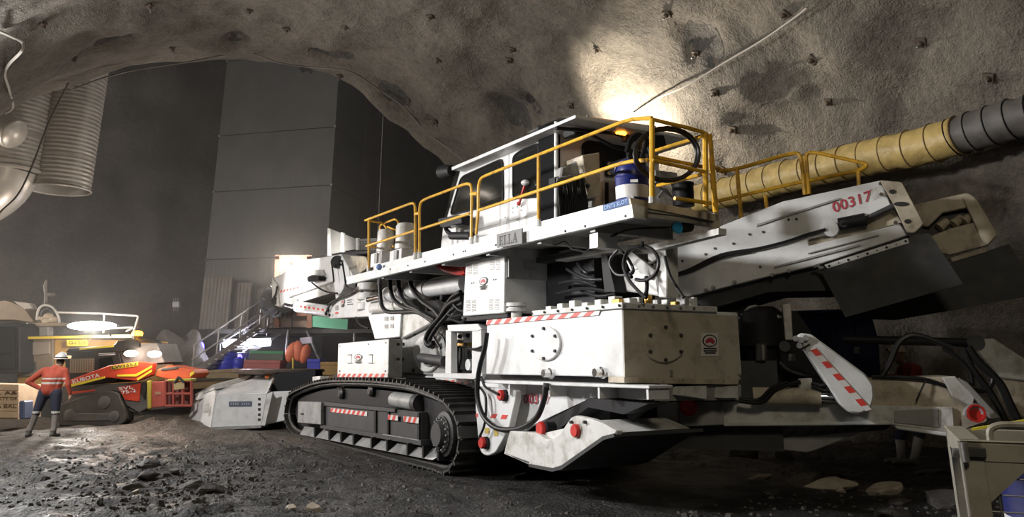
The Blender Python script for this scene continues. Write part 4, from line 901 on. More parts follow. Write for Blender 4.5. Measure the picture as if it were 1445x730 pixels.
PS('nose_hatch', -.01, [(288, 570), (295, 568.5), (294, 583), (287, 583)], .02, WHITE2, APL, .004, AP)
MB().cyl(s0(377, 532, .6), s0(377, 531, .58), .06, .06, 10).build('apron_reflector', mat('amber_reflector', (.7, .2, .05), .4), APL)
tri('apron_hatch', [s0(277, 556, .8), s0(286, 553, .7), s0(286, 562, .5), s0(277, 565, .6)], WHITE2, APL, .02)
# spinner disc edge above the apron
DSC = MB(); ring = []
cdisc = AP.S(392, 525, 1.6)
DSC.lathe(cdisc - Z*.05, Z*.12, [(0, 1.0), (.5, 1.25), (1, 1.2)], 36); DSC.build('gathering_disc', mat('rusty_steel', (.16, .12, .10), .5, .4, var=.3, vs=5), RH, smooth=True)
PS('corner_block', .3, [(441, 532), (452, 531), (452, 538), (441, 539)], .2, WHITE2)
# ---------------------------------------------------------------- discharge conveyor (swung out)
CVO = PS('conveyor', 0, [(940, 353), (995, 331), (1021, 317.5), (1104, 284.5), (1243, 254.5), (1258, 292), (1216, 311), (1185, 319), (1168, 330), (1140, 338), (1142, 347), (1270, 316), (1281, 332), (1150, 375), (1090, 388.5), (966, 420), (944, 385)], .12, WHITE, RH, .01, CV)
PS('conveyor_floor', .12, [(944, 356), (1021, 322), (1104, 289), (1240, 259), (1276, 329), (1090, 387), (966, 419)], 1.7, GREY, CVO, 0, CV)
PS('recess_back', .10, [(1140, 336), (1168, 328), (1185, 316), (1216, 308), (1256, 288), (1272, 314), (1142, 349)], .05, DIMWHITE, CVO, 0, CV)
for q in (((1068, 316.5), (1184, 279), (1184, 281.5), (1068, 319.5)), ((1092, 376), (1214, 344), (1214, 347), (1092, 378.5)), ((1140, 357), (1240, 331), (1240, 332.5), (1140, 358.5))): PS('side_stiffener', -.03, list(q), .04, GREY, CVO, 0, CV)
mb = MB(); print_text(mb, [CV.S(u, v, 0) for u, v in ((1172.7, 286.5), (1229, 268), (1231, 283), (1177, 301))], '00317', 0, .012, .012); mb.build('machine_number', MAROON, CVO, normals=False)
mb = MB(); mb.S(CV, -.005, [(1227, 266.5), (1237, 264), (1240, 279), (1232, 283)], .004); mb.build('number_backing', WHITE2, CVO)
TC = TUBE('tension_cylinder', [CV.S(1184, 317, -.02), CV.S(1222, 309.5, -.02)], .085, BLACK, RH, 14, 0)
TUBE('cylinder_rod', [CV.S(1220, 310, -.02), CV.S(1262, 290, -.02)], .035, DGREY, TC, 10, 0)
MB().lathe(CV.S(1172, 323, -.04), CV.B*.1, [(0, .1), (1, .1)], 18).build('cylinder_bracket', WHITE, TC, smooth=True)
MB().cyl(CV.S(1190, 316, -.1), CV.S(1190, 316, .02), .05, .05, 10).build('cylinder_pin', DGREY, TC)
EP = PS('conveyor_end_plate', -.12, rrect([(1241, 254), (1273, 257), (1304, 316), (1291, 329), (1279, 327.5), (1262, 290)], 4), .14, DIMWHITE, CVO, .012, CV)
for u, v, rx in ((1259.5, 270.5, 5), (1272, 288, 11), (1281, 312.5, 5)): PS('plate_hole', -.13, ell(u, v, rx, 3.3, 14), .01, INK, EP, 0, CV)
bolts('plate_bolt', [CV.S(u, v, -.02) for u, v in ((1244, 275), (1264, 315), (1243, 260))], -CV.B, .03, .04, EP, CHROME)
HS = PS('bolt_strip', -.05, [(1163, 374), (1281, 336), (1283, 343), (1168, 379)], .03, WHITE, CVO, .004, CV)
for i in range(9):
    t = i/8; mb = MB(); u, v = 1170 + 108*t, 375.5 - 35*t; mb.S(CV, -.062, ell(u, v, 1.9 if i % 2 == 0 else 1.1, 1.7 if i % 2 == 0 else 1, 10), .01); mb.build('strip_bolt', BLACK, HS)
TUBE('latch', [CV.S(u, v, -.06) for u, v in ((1148, 377), (1154, 375), (1158, 379), (1162, 377))], .02, STEEL, CVO, 6)
BELTM = mat('conveyor_rubber', (.028, .029, .031), .6, var=.35, vs=4, dirt=(.10, .09, .08), dirt_amt=.35, ds=2.5)
PS('rubber_skirt', -.04, [(1157, 380), (1300, 329), (1312, 330), (1359, 401), (1193, 448)], .025, BELTM, CVO, 0, CV)
PS('conveyor_belly', .15, [(966, 420), (1150, 375), (1160, 382), (1180, 410), (1085, 412), (1030, 428), (1000, 436)], 1.3, BELTM, CVO, 0, CV)
bolts('belly_bolt', [CV.S(u, v, .0) for u, v in ((997, 410), (1007, 406), (1037, 398.5), (1090, 388.5), (1114, 383))], -CV.B, .03, .05, CVO, STEEL)
for pts in (((941, 391), (972, 381), (1017, 360), (1070, 351), (1110, 341), (1140, 331), (1165, 324)), ((941, 393), (975, 383), (1020, 362), (1060, 354))): TUBE('conveyor_hose', [CV.S(u, v, -.05) for u, v in pts], .022, RUBBER, CVO)
bolts('side_stud', [CV.S(u, v, 0) for u, v in ((1113, 310), (1058, 331), (1077, 327.5), (1009, 351), (996, 359), (963, 368.5), (1018, 359), (1124, 309.5), (1035, 344), (1073, 377))], -CV.B, .02, .02, CVO, DGREY)
# tail section of the conveyor, dusty
TS = PS('conveyor_tail', .9, [(1290, 289), (1353, 274.5), (1366, 273), (1377, 279), (1380, 290), (1330, 300), (1310, 320), (1296, 318)], .12, DIMWHITE, CVO, .01, CV)
PS('tail_lower', .9, [(1312, 334), (1340, 323), (1385, 311), (1398, 335), (1393, 346.5), (1340, 360), (1325, 356)], .12, DIMWHITE, TS, .01, CV)
PS('tail_end_plate', .85, rrect([(1356, 273.5), (1366, 272.5), (1377, 279), (1408, 331), (1393, 347), (1386, 340)], 4), .15, DIMWHITE, TS, .012, CV)
PS('tail_inner', 1.05, [(1300, 300), (1380, 286), (1392, 330), (1320, 345)], .6, DGREY, TS, 0, CV)
PS('tail_link', 1.0, [(1225, 275), (1290, 290), (1325, 350), (1262, 325)], .65, DGREY, TS, 0, CV)
for cu in (1325, 1345, 1360):
    mb = MB(); mb.cyl(CV.S(cu, 322 - (cu - 1325)*.25, .95), CV.S(cu + 12, 312 - (cu - 1325)*.25, 1.0), .07, .05, 10); mb.build('idler_roller', DIMWHITE, TS, smooth=True)
PS('tail_strip', .86, [(1341, 364), (1391, 350), (1393, 355.5), (1344, 370)], .03, DIMWHITE, TS, .004, CV)
PS('tail_skirt', .88, [(1209, 450), (1345, 370), (1424, 344), (1448, 382), (1452, 418), (1350, 437), (1262, 452)], .03, BELTM, TS, 0, CV)
# ---------------------------------------------------------------- tail boom with stabiliser arms
TL = Fr(tuple(M.at(3.0, 1.9, 0))[:2], math.radians(-74))
TP = lambda name, b, px, d, m, par=None, bev=.01: PS(name, b, px, d, m, par or TB_, bev, TL)
TB_ = PS('tail_boom', 0, [(905, 568), (1021, 567), (1255, 573), (1345, 575), (1348, 613), (1262, 600), (1021, 600), (905, 604)], 1.0, WHITE2, RH, .012, TL)
TP('tail_flange', -.06, [(1262, 601), (1347, 612), (1347, 618), (1266, 606)], .5, WHITE)
TP('tail_flange', -.05, [(1021, 597), (1255, 595), (1255, 600), (1021, 602)], .5, WHITE)
TP('tail_block', -.1, [(958, 567), (1021, 566), (1021, 600), (958, 603)], .3, GREY)
MB().lathe(TL.S(972, 574, -.1), -TL.B*.16, [(0, .11), (.8, .11), (1, .08)], 16).build('pin_cap', RED, TB_, smooth=True)
TP('tail_hump', .05, rrect([(1222, 536), (1347, 531), (1372, 556), (1395, 595), (1345, 612), (1255, 581), (1222, 581)], 5), .9, DIMWHITE)
TP('tail_hump_rib', .03, [(1222, 577), (1342, 574), (1342, 577.5), (1222, 581)], .05, DIMWHITE)
TP('tail_pocket', -.02, [(1262, 580), (1325, 577), (1325, 604), (1262, 597)], .1, GREY)
SC1 = TUBE('stabiliser_cylinder', [TL.S(1063, 559, -.15), TL.S(1158, 560, -.15)], .105, DIMWHITE, RH, 18, 0)
TUBE('cylinder_rod', [TL.S(1156, 560, -.15), TL.S(1192, 562, -.15)], .05, CHROME, SC1, 12, 0)
TP('cylinder_cap', -.1, [(1150, 548), (1162, 548), (1162, 571), (1150, 571)], .25, DGREY)
TP('port_block', -.2, [(1127, 535), (1146, 534), (1146, 549), (1127, 550)], .2, WHITE2)
for pts in (((1043, 566), (1075, 568), (1095, 550), (1120, 541), (1130, 540)), ((1043, 563), (1070, 565), (1090, 548), (1112, 540)), ((1145, 541), (1160, 545), (1178, 538)), ((1146, 545), (1165, 552), (1180, 545))): TUBE('tail_hose', [TL.S(u, v, -.25) for u, v in pts], .026, RUBBER)
ARM = PS('stabiliser_arm', -.4, rrect([(1124, 476), (1129, 470), (1145, 472), (1221, 528), (1232, 542), (1234, 560), (1229, 577), (1215, 584.5), (1199, 583), (1185, 571)], 4), .4, WHITE, RH, .02, TL)
hazard('hazard_tape', [TL.S(u, v, -.405) for u, v in ((1150, 490), (1230, 578), (1221, 580.5), (1142, 492.5))], 5, ARM, .1)
for u, v in ((1122.5, 478), (1131, 480), (1128, 488), (1137, 477)): MB().cyl(TL.S(u, v, -.46), TL.S(u, v, -.3), .035, .035, 8).build('arm_pin', STEEL, ARM)
mb = MB(); mb.tube([TL.S(1131, 493, -.41), TL.S(1143, 486, -.41)], .012, 6); mb.build('arm_groove', DGREY, ARM)
FA = PS('far_arm', 1.2, rrect([(1372, 488), (1380, 481), (1401, 477), (1455, 512), (1462, 540), (1412, 534)], 4), .4, WHITE2, RH, .02, TL)
PS('far_hump', 1.25, [(1405, 532), (1470, 530), (1480, 590), (1430, 590)], .4, DIMWHITE, RH, .02, TL)
TUBE('tie_cylinder', [TL.S(1190, 479, .6), TL.S(1380, 484, .6)], .055, BLACK, RH, 12, 0)
MB().lathe(TL.S(1378, 484, .5), TL.B*.3, [(0, .1), (1, .1)], 14).build('tie_eye', DGREY, RH, smooth=True)
for pts, r in ((((1244, 532), (1256, 512), (1268, 485), (1284, 474), (1300, 475), (1318, 481), (1345, 492)), .035), (((1366, 490), (1380, 510), (1410, 540), (1425, 570), (1440, 600)), .05), (((1360, 494), (1372, 520), (1400, 558), (1420, 596)), .04),
               (((1345, 530), (1360, 545), (1385, 552), (1400, 540), (1396, 522), (1380, 512)), .03), (((1230, 532), (1270, 533), (1305, 536), (1340, 547), (1366, 556)), .025), (((1330, 490), (1350, 505), (1368, 524), (1372, 545)), .03)):
    TUBE('tail_hose', [TL.S(u, v, .02) for u, v in pts], r, RUBBER)
TUBE('tie_strap', [TL.S(1306, 538, .0), TL.S(1299, 552, -.02), TL.S(1293, 567, -.02)], .01, RUBBER, RH, 6)
TP('white_gusset', -.05, [(1330, 533), (1348, 531), (1376, 560), (1372, 575), (1345, 560)], .08, WHITE2)
TP('diagonal_stay', -.08, [(1352, 533), (1366, 540), (1412, 590), (1400, 592)], .15, GREY)
MB().lathe(TL.S(1375, 583, -.2), -TL.B*.1, [(0, .1), (1, .1), (1, .08), (.6, .075)], 18).build('tail_eye', RED, TB_, smooth=True)
TUBE('eye_ring', [TL.S(1375 + 13*math.cos(t), 585 + 12*math.sin(t), -.25) for t in [3.0 + .33*i for i in range(11)]], .03, STEEL, TB_, 8, 0)
PS('skid_plate', .3, [(1088, 600), (1230, 600), (1225, 607), (1150, 636), (1138, 639), (1092, 634)], .5, GREY, RH, .01, TL)
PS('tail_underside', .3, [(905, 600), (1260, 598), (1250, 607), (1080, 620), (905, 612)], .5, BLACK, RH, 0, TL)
# pump motors between tank and tail
PM = MB(); pc = TL.S(1078, 520, .5); PM.lathe(pc, Z*.8, [(0, .2), (.35, .2), (.36, .3), (.9, .3), (1, .2)], 20); PMO = PM.build('pump_motor', BLACK, RH, smooth=True)
PS('motor_glass', .15, [(1066, 485), (1082, 485), (1082, 511), (1066, 511)], .05, DGREY, PMO, .02, TL)
PS('motor_glint', .1, [(1074, 486), (1079, 486), (1079, 510), (1075, 510)], .04, STEEL, PMO, .02, TL)
PS('motor_hood', .3, [(1044, 445), (1056, 432), (1066, 430), (1090, 440), (1105, 448), (1098, 450), (1048, 445)], .6, GREY, RH, .02, TL)
PS('motor_post', .6, [(1104, 430), (1116, 428), (1119, 480), (1108, 480)], .12, WHITE2, RH, .01, TL)
MB().lathe(TL.S(1107, 489, .3), -TL.B*.1, [(0, .07), (1, .07), (1, .04)], 16).build('flange_ring', DGREY, RH, smooth=True)
PS('motor_block', .35, [(1113, 500), (1123, 500), (1123, 510), (1112, 510)], .2, GREY, RH, .01, TL)
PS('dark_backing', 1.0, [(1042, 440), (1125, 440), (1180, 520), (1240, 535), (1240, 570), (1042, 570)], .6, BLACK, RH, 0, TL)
TUBE('motor_hose', [TL.S(u, v, .1) for u, v in ((1100, 511), (1112, 522), (1135, 530), (1160, 532))], .02, DGREY)
MB().box(TL, -.4, 1.0, .2, 1.6, .5, 1.6).build('swing_pivot', DGREY, RH)
mb = MB(); mb.cyl(CV.at(.4, .9, 1.3), CV.at(.4, .9, 2.6), .5, .45, 20); mb.build('conveyor_turntable', DGREY, RH, smooth=True)

PS2 = None
SG = MB(); plate(SG, qS(M, .03, (852, 290), (888.7, 278.6), (889.2, 288.2), (852.5, 298.5)), .015); SGO = SG.build('blue_notice', mat('notice_blue', (.012, .06, .20), .6), RH)
mb = MB(); print_text(mb, qS(M, .03, (854.5, 291), (887, 281), (887, 286.6), (855, 296.3)), 'DNTS SLOT', 0, .02); mb.build('notice_lettering', mat('notice_ink', (.35, .5, .75), .6), SGO, normals=False)
# ================================================================== things on the walkway
bz = dz1; bp = M.S(893, 283, .42); bp = M.at(M.loc(bp)[0], .42, bz); bh = M.S(893, 236, .42).z - bz
BU = thing('bucket', bp, 'navy blue plastic bucket with white label band on the walkway', 'bucket'); br = .205
MB().lathe(bp, Z*bh, [(0, br*.92), (.02, br*.95), (.74, br), (.76, br*1.03), (.8, br), (.86, br*1.03), (.9, br), (.98, br*1.01), (1, br*.97), (.95, br*.93), (.95, br*.1)], 28).build('shell', NAVY, BU, smooth=True)
MB().lathe(bp + Z*bh*.3, Z*bh*.27, [(0, br*.975), (0, br*.985), (1, br*1.004), (1, br*.99)], 28, caps=False).build('label_band', WHTAPE, BU, smooth=True)
MB().tube([bp + Z*bh*.85 + Vector((-br*1.02, 0, 0)), bp + Z*bh*1.02 + Vector((-br*.9, -br*.5, 0)), bp + Z*bh*1.1 + Vector((-br*.3, -br*.9, 0)), bp + Z*bh*.95 + Vector((br*.2, -br, 0))], .012, 6, 0, False, 4).build('handle', NAVY, BU, smooth=True)
pn = bp - Vector((0, 1, 0))*br*1.02; mb = MB(); dd = (EYEP - bp); dd.z = 0; dd.normalize(); rr = Vector((-dd.y, dd.x, 0))
q = [bp + dd*br*1.01 + rr*x + Z*z for x, z in ((-.02, bh*.66), (.07, bh*.66), (.07, bh*.60), (-.02, bh*.60))]; mb.add(q, [(0, 1, 2, 3)]); mb.build('sticker', WHINK, BU, normals=False)
mb = MB(); mb.add([bp + dd*br*1.01 + rr*(-.03 + .045*math.cos(t)) + Z*(bh*.27 + .045*math.sin(t)) for t in [.524*i for i in range(12)]], [tuple(range(12))]); mb.build('round_sticker', WHINK, BU, normals=False)
HC = thing('hose_coil', M.R(940, 256, ra - .12), 'coiled black hydraulic hose hanging on the rear yellow railing', 'hose')
for k, (rx, ry, cu, cv) in enumerate(((46, 38, 941, 218), (44.5, 37, 942, 217), (43, 36, 940.5, 219))):
    MB().tube([M.R(cu + rx*math.cos(t), cv + ry*math.sin(t), ra - .12 - .03*k) for t in [.2618*i for i in range(24)]], .02, 8, 0, True).build('strand', RUBBER, HC, smooth=True)
MB().tube([M.R(903, 212, ra - .15), M.R(905, 198, ra - .15), M.R(920, 184, ra - .2), M.R(948, 182, ra - .15)], .02, 8, 0, False, 6).build('tail_end', RUBBER, HC, smooth=True)
# ================================================================== ventilation ducts
YF = mat('yellow_duct_fabric', (.56, .41, .15), .45, var=.15, vs=5, dirt=(.22, .15, .06), dirt_amt=.5, ds=3, bump=.6, bs=6)
DF = mat('dark_duct_fabric', (.12, .11, .10), .6, var=.2, vs=4, bump=.25, bs=7)
def flex(name, px, b, r, m, ring_m, seg, lab, cat, ringname='duct_ring'):
    P = catmull([M.S(u, v, b) for u, v in px], 40); L_ = [0]
    for i in range(1, len(P)): L_.append(L_[-1] + (P[i] - P[i - 1]).length)
    n = int(L_[-1]/seg); t = thing(name, P[len(P)//2] - Z*r, lab, cat)
    def pos(s):
        for i in range(1, len(P)):
            if L_[i] >= s: k = (s - L_[i - 1])/(L_[i] - L_[i - 1]); return P[i - 1].lerp(P[i], k)
        return P[-1]
    C = []; Rr = []; sub = 6
    for i in range(n*sub + 1):
        f = (i % sub)/sub; C.append(pos(L_[-1]*i/(n*sub))); Rr.append(r*(1 - .055*math.sin(math.pi*f)))
    mb = MB(); mb.tube(C, Rr, 36); k0 = 0
    for i, q in enumerate(mb.v[:len(C)*36]):
        ax = C[i//36]; dq = q - ax; amp = .09*fbm(q, 3.2, 3)*(math.sin(math.pi*((i//36) % sub)/sub)) + .02*fbm(q, 1.1, 2)
        mb.v[i] = ax + dq*(1 + amp)
    mb.build('duct_skin', m, t, smooth='all')
    for i in range(n + 1):
        p = pos(L_[-1]*i/n); d = (pos(min(L_[-1], L_[-1]*i/n + .05)) - pos(max(0, L_[-1]*i/n - .05))).normalized(); x = d.orthogonal().normalized(); y = d.cross(x)
        MB().tube([p + (x*math.cos(a) + y*math.sin(a))*r*1.006 for a in [.2618*j for j in range(24)]], .013, 5, 0, True).build(ringname, ring_m, t, smooth=True)
    return t
YRING = mat('duct_wire', (.20, .13, .05), .6)
flex('ventilation_duct', [(985, 281.5), (1023, 272.5), (1100, 252), (1180, 233), (1240, 220), (1300, 207), (1355, 191.5)], 7.2, .335, YF, YRING, .42, 'yellow ribbed fabric ventilation duct running along the tunnel wall', 'duct')
flex('ventilation_duct', [(1348, 194), (1360, 189.5), (1400, 177.5), (1445, 164), (1520, 143), (1620, 113), (1800, 60)], 7.2, .33, DF, BLACK, .3, 'dark ribbed end of the ventilation duct at the upper right', 'duct')
TIN = mat('dusty_galvanised_steel', (.42, .39, .35), .4, .15, var=.12, vs=3, dirt=(.2, .17, .14), dirt_amt=.4, ds=2)
def steel_duct(cx_, cy_, r_px, Y, ztop, lab, grp='upright ribbed steel ducts hanging at the upper left'):
    c = D(cx_, cy_, Y); r = r_px/(F/math.cos(PITCH))*Y*1.0; H_ = ztop - c.z; n = int(H_/.13)
    t = thing('steel_duct', c, lab, 'duct', grp); prof = []
    for i in range(n):
        h = i/n; prof += [(h, r), (h + .35/n, r), (h + .5/n, r*1.025), (h + .8/n, r*1.025)]
    prof.append((1, r)); o = MB().lathe(c, Z*H_, prof, 40, caps=False).build('ribbed_shell', TIN, t, smooth='all')
    MB().lathe(c, Z*H_, [(0, r*.975), (1, r*.975)], 32, caps=False).build('inner_liner', TIN, t, smooth='all')
    MB().tube([c + Vector((math.cos(a), math.sin(a), 0))*r*1.03 for a in [.2*i for i in range(31)]], .035, 6, 0, True).build('rim', TIN, t, smooth=True)
    MB().lathe(c + Z*.9, Z*.06, [(0, r*1.03), (1, r*1.03)], 40, caps=False).build('joint_band', TIN, t, smooth=True)
    return t, c, r
steel_duct(83, 268, 42, 24, 15, 'upright ribbed steel duct with an open lower end beside the dark wall')
t, c, r = steel_duct(10, 238, 44, 23, 15, 'upright ribbed steel duct at the left edge ending in a shiny elbow')
ELB = mat('shiny_galvanised', (.60, .56, .50), .35, .3, var=.1)
P = [c + Z*.0, c - Z*.5 + Vector((-.15, 0, 0)), c - Z*1.0 + Vector((-.7, -.1, 0)), c - Z*1.4 + Vector((-1.6, -.2, 0)), c - Z*1.5 + Vector((-2.4, -.3, 0))]
MB().tube(catmull(P, 5), r*.97, 32).build('elbow', ELB, t, smooth=True)
MB().lathe(c - Z*.12, Z*.24, [(0, r*1.12), (.3, r*1.12), (.3, r*1.05), (1, r*1.05)], 40).build('flange', ELB, t, smooth=True)
c2_ = D(22, 190, 22); P = [c2_, c2_ + Vector((-1.2, .2, .35)), c2_ + Vector((-2.6, .4, .5))]
pr = MB(); pts = []; rs = []
for i in range(41):
    k = i/40; pts.append(P[0].lerp(P[2], k) + Z*.2*math.sin(math.pi*k)); rs.append(.40*(1 + .10*(i % 2)))
pr.tube(pts, rs, 24); tag(pr.build('pipe_branch', ELB, None, smooth='all'), 'short shiny ribbed pipe poking in at the far left', 'pipe')
# ================================================================== clad shaft tower, platform and stairs
CLAD = mat('grey_cladding', (.085, .087, .085), .55, .15, var=.12, vs=1.2, dirt=(.13, .12, .11), dirt_amt=.4, ds=.8)
tl, tc, tr = D(281, 460, 34.5), D(455, 460, 33), D(499, 460, 36.5)
for p in (tl, tc, tr): p.z = 0
TW = thing('shaft_tower', (tl + tc)/2, 'tall grey metal-clad shaft tower rising behind the boom', 'tower')
zs = [D(300, v, 34).z for v in (388, 365, 268, 188)]; zs = [2.9, zs[1], zs[2], zs[3], zs[3] + 3.6, zs[3] + 7.2]
def clad(p, q, z0, z1, name='cladding_panel', m=CLAD, pitchx=.22, par=TW, ribh=.006):
    d = q - p; n = max(2, int(d.length/pitchx)); nn = d.cross(Z).normalized()
    if nn.dot(EYEP - p) < 0: nn = -nn
    pts = []
    for i in range(n):
        for f, h in ((0, 0), (.3, 0), (.4, ribh), (.9, ribh)): pts.append(p + d*((i + f)/n) + nn*h)
    pts.append(q.copy()); pts += [q - nn*.06, p - nn*.06]
    mb = MB(); mb.prism([Vector((a.x, a.y, z0)) for a in pts], Z*(z1 - z0)); return mb.build(name, m, par)
for i in range(len(zs) - 1):
    for (p, q) in ((tl, tc), (tc, tr)): clad(p, q, zs[i] + .02, zs[i + 1] - .02 if i < 4 else zs[i + 1])
    for v in (tl, tc): MB().ball(v + Z*zs[i + 1] + (EYEP - v).normalized()*.08, .05, 8, 6).build('seam_bolt', STEEL, TW)
bk = tl + (tr - tc); mb = MB(); mb.prism([tl + Vector((.15, .2, 0)), tc + Vector((0, .2, 0)), tr + Vector((-.1, .1, 0)), bk], Z*23); mb.build('tower_core', BLACK, TW)
RUSTY = mat('weathered_sheet', (.17, .155, .14), .6, .2, var=.2, vs=1.5, dirt=(.12, .08, .05), dirt_amt=.6, ds=1.2)
for u0, u1, v0 in ((283, 324, 393), (322, 352, 400), (350, 398, 408)):
    p, q = D(u0, 440, 33.6), D(u1, 440, 33.2); z1 = D(u0, v0, 33.6).z; clad(p, q, 2.85, z1, 'corrugated_sheet', RUSTY, .16, TW, .03)
# platform
PF = thing('steel_platform', D(420, 470, 30.5), 'raised steel platform with thin legs at the foot of the tower', 'platform')
pz = D(400, 464, 29).z
mb = MB(); mb.prism([Vector((D(300, 464, 29.5).x, 29.6, pz)), Vector((D(560, 464, 29.5).x, 29.2, pz)), Vector((D(560, 464, 34).x + 1, 34.5, pz)), Vector((D(300, 464, 34).x, 35, pz))], Z*-.14); mb.build('deck_plate', DGREY, PF)
for (u0, v0, u1, v1) in ((407, 466, 400, 528), (433, 467, 452, 512), (345, 466, 345, 530), (500, 466, 500, 530)): MB().tube([D(u0, v0, 29.4), D(u1, v1, 29.4)], .045, 8).build('leg', STEEL, PF)
PS_ = D(425, 482, 29.3); mb = MB(); q = [D(u, v, 29.2) for u, v in ((423, 477), (440, 475.5), (441, 484), (424, 486))]; mb.prism(q, Vector((0, .02, 0))); mb.build('hanging_sign', mat('sign_lilac', (.5, .48, .6), .6), PF)
# door frame
DW = mat('rusty_red_timber', (.22, .10, .07), .7, var=.2); GLOWW = mat('glow_toned_board', (.55, .38, .26), .7)  # pale board colour stands in for the lit glow inside the frame
DFR = thing('door_frame', D(415, 462, 29.3), 'rust-red timber door frame standing behind the boom', 'door frame')
for q in (((388, 362), (394, 361), (394, 462), (386, 462)), ((433, 362), (440, 362), (440, 463), (433, 463)), ((388, 360), (440, 360), (440, 366), (388, 366)), ((394, 440), (434, 440), (434, 446), (394, 446)), ((407, 366), (411, 366), (411, 440), (407, 440)), ((394, 380), (433, 380), (433, 384), (394, 384))):
    MB().prism([D(u, v, 29.0) for u, v in q], Vector((0, .15, 0))).build('frame_member', DW, DFR)
MB().prism([D(u, v, 29.1) for u, v in ((394, 366), (434, 366), (434, 440), (394, 440))], Vector((0, .05, 0))).build('upper_glow_board', GLOWW, DFR)
MB().prism([D(u, v, 29.08) for u, v in ((394, 446), (434, 446), (434, 462), (394, 462))], Vector((0, .05, 0))).build('lower_board', mat('brown_board', (.16, .12, .10), .7, var=.2), DFR)
tag(MB().prism([D(u, v, 28.8) for u, v in ((441, 446), (491, 449), (490, 465.5), (441, 461.5))], Vector((0, .12, 0))).build('green_panel', mat('mint_green_board', (.16, .52, .36), .5)), 'mint green board standing on the platform under the boom', 'panel')
FLT = thing('floodlight', D(412, 388, 28.6), 'lit floodlight on the platform in front of the rust-red door frame', 'lamp')
MB().ball(D(412, 380, 28.5), (.22, .06, .14), 14, 8).build('lens', mat('lit_flood_lens', (1, .95, .9), .4, emit=(1, .92, .8), es=20), FLT, smooth='all'); MB().prism([D(u, v, 28.6) for u, v in ((403, 374), (421, 374), (421, 387), (403, 387))], Vector((0, .12, 0))).build('case', DGREY, FLT, bev=.02); MB().tube([D(412, 387, 28.66), D(412, 462, 28.66)], .025, 8).build('stand', DGREY, FLT)
lamp('floodlight_glow', 'POINT', D(405, 376, 28.2), 420, (1, .9, .78), .12)
# stairs
ST = thing('stairs', D(290, 536, 28), 'grey metal staircase with handrails climbing to the platform', 'stairs')
ALU = mat('aluminium', (.42, .42, .43), .4, .6, var=.1)
n0, n1, f0, f1 = D(268, 531, 27), D(368, 461, 29), D(305, 526, 28.6), D(407, 461, 30.3)
for p, q in ((n0, n1), (f0, f1)): mb = MB(); mb.bar(p, q, .05, .22); mb.build('stringer', ALU, ST)
for i in range(11):
    k = (i + .5)/11; mb = MB(); p, q = n0.lerp(n1, k), f0.lerp(f1, k); mb.bar(p, q, .28, .04); mb.build('tread', ALU, ST)
for (p, q) in ((n0, n1), (f0, f1)):
    for h in (.95, .5): MB().tube([p + Z*h, q + Z*h], .03, 8).build('handrail', ALU, ST)
    for k in (.02, .35, .68, .98): x = p.lerp(q, k); MB().tube([x, x + Z*.95], .026, 8).build('baluster', ALU, ST)
# lamp under the stairs
WLM = mat('lit_white_diffuser', (1, 1, 1), .5, emit=(.88, .86, 1.0), es=14)
SL = thing('work_light', D(350, 492, 29.6), 'glowing white-violet work light under the metal stairs', 'lamp')
MB().tube([D(316, 485, 29.6), D(381, 483, 29.6)], .14, 12).build('diffuser', WLM, SL, smooth=True)
MB().tube([D(314, 481, 29.7), D(383, 479, 29.7)], .06, 8).build('housing', DGREY, SL, smooth=True)
MB().tube([D(330, 481, 29.7), D(330, 462, 29.8)], .012, 5).build('hanger', DGREY, SL)
lamp('work_light_glow', 'POINT', D(348, 487, 29.2), 260, (.85, .82, 1), .15)
BLM = mat('lit_blue_lens', (.05, .05, 1), .4, emit=(.12, .10, 1.0), es=7)
for u, v, lab in ((284, 491, 'small glowing blue lamp beside the lower stair handrail'), (338, 508, 'small glowing blue lamp below the stairs above the tubs')):
    t = thing('blue_lamp', D(u, v + 4, 29), lab, 'lamp', 'blue lamps by the stairs')
    MB().ball(D(u, v, 29), (.10, .1, .2), 10, 8).build('lens', BLM, t, smooth=True); MB().cyl(D(u, v + 8, 29), D(u, v + 5, 29), .1, .1, 10).build('base', BLACK, t)
lamp('blue_glow', 'POINT', D(325, 503, 28.6), 120, (.12, .1, 1), .1)
# stored things under the platform
def crate(name, px, Y, dep, m, lab, cat, rim=None, group=None):
    t = thing(name, D((px[2][0] + px[3][0])/2, px[2][1], Y), lab, cat, group); mb = MB(); mb.prism([D(u, v, Y) for u, v in px], Vector((0, dep, 0))); mb.build('body', m, t, bev=.02)
    if rim:
        mb = MB(); q = [D(u, v, Y - .03) for u, v in (px[0], px[1])]; z = .1; mb.prism([q[0], q[1], q[1] - Z*z, q[0] - Z*z], Vector((0, dep + .06, 0))); mb.build('lid', rim, t, bev=.01)
    return t
GRN = mat('green_plastic', (.03, .28, .10), .5); RDP = mat('faded_red_plastic', (.36, .08, .08), .5, var=.15); BLP = mat('bright_blue_plastic', (.03, .05, .55), .4)
GYB = mat('dark_green_grey', (.10, .13, .11), .6)
crate('storage_bin', [(352, 495), (400, 496), (399, 512), (350, 512)], 28.6, 1.0, GYB, 'grey-green storage bin with bright green lid under the stairs', 'bin', GRN)
crate('red_tub', [(344, 508), (396, 509), (394, 528), (342, 528)], 28.0, .8, RDP, 'faded red plastic tub in front of the green-lidded bin', 'tub', RDP)
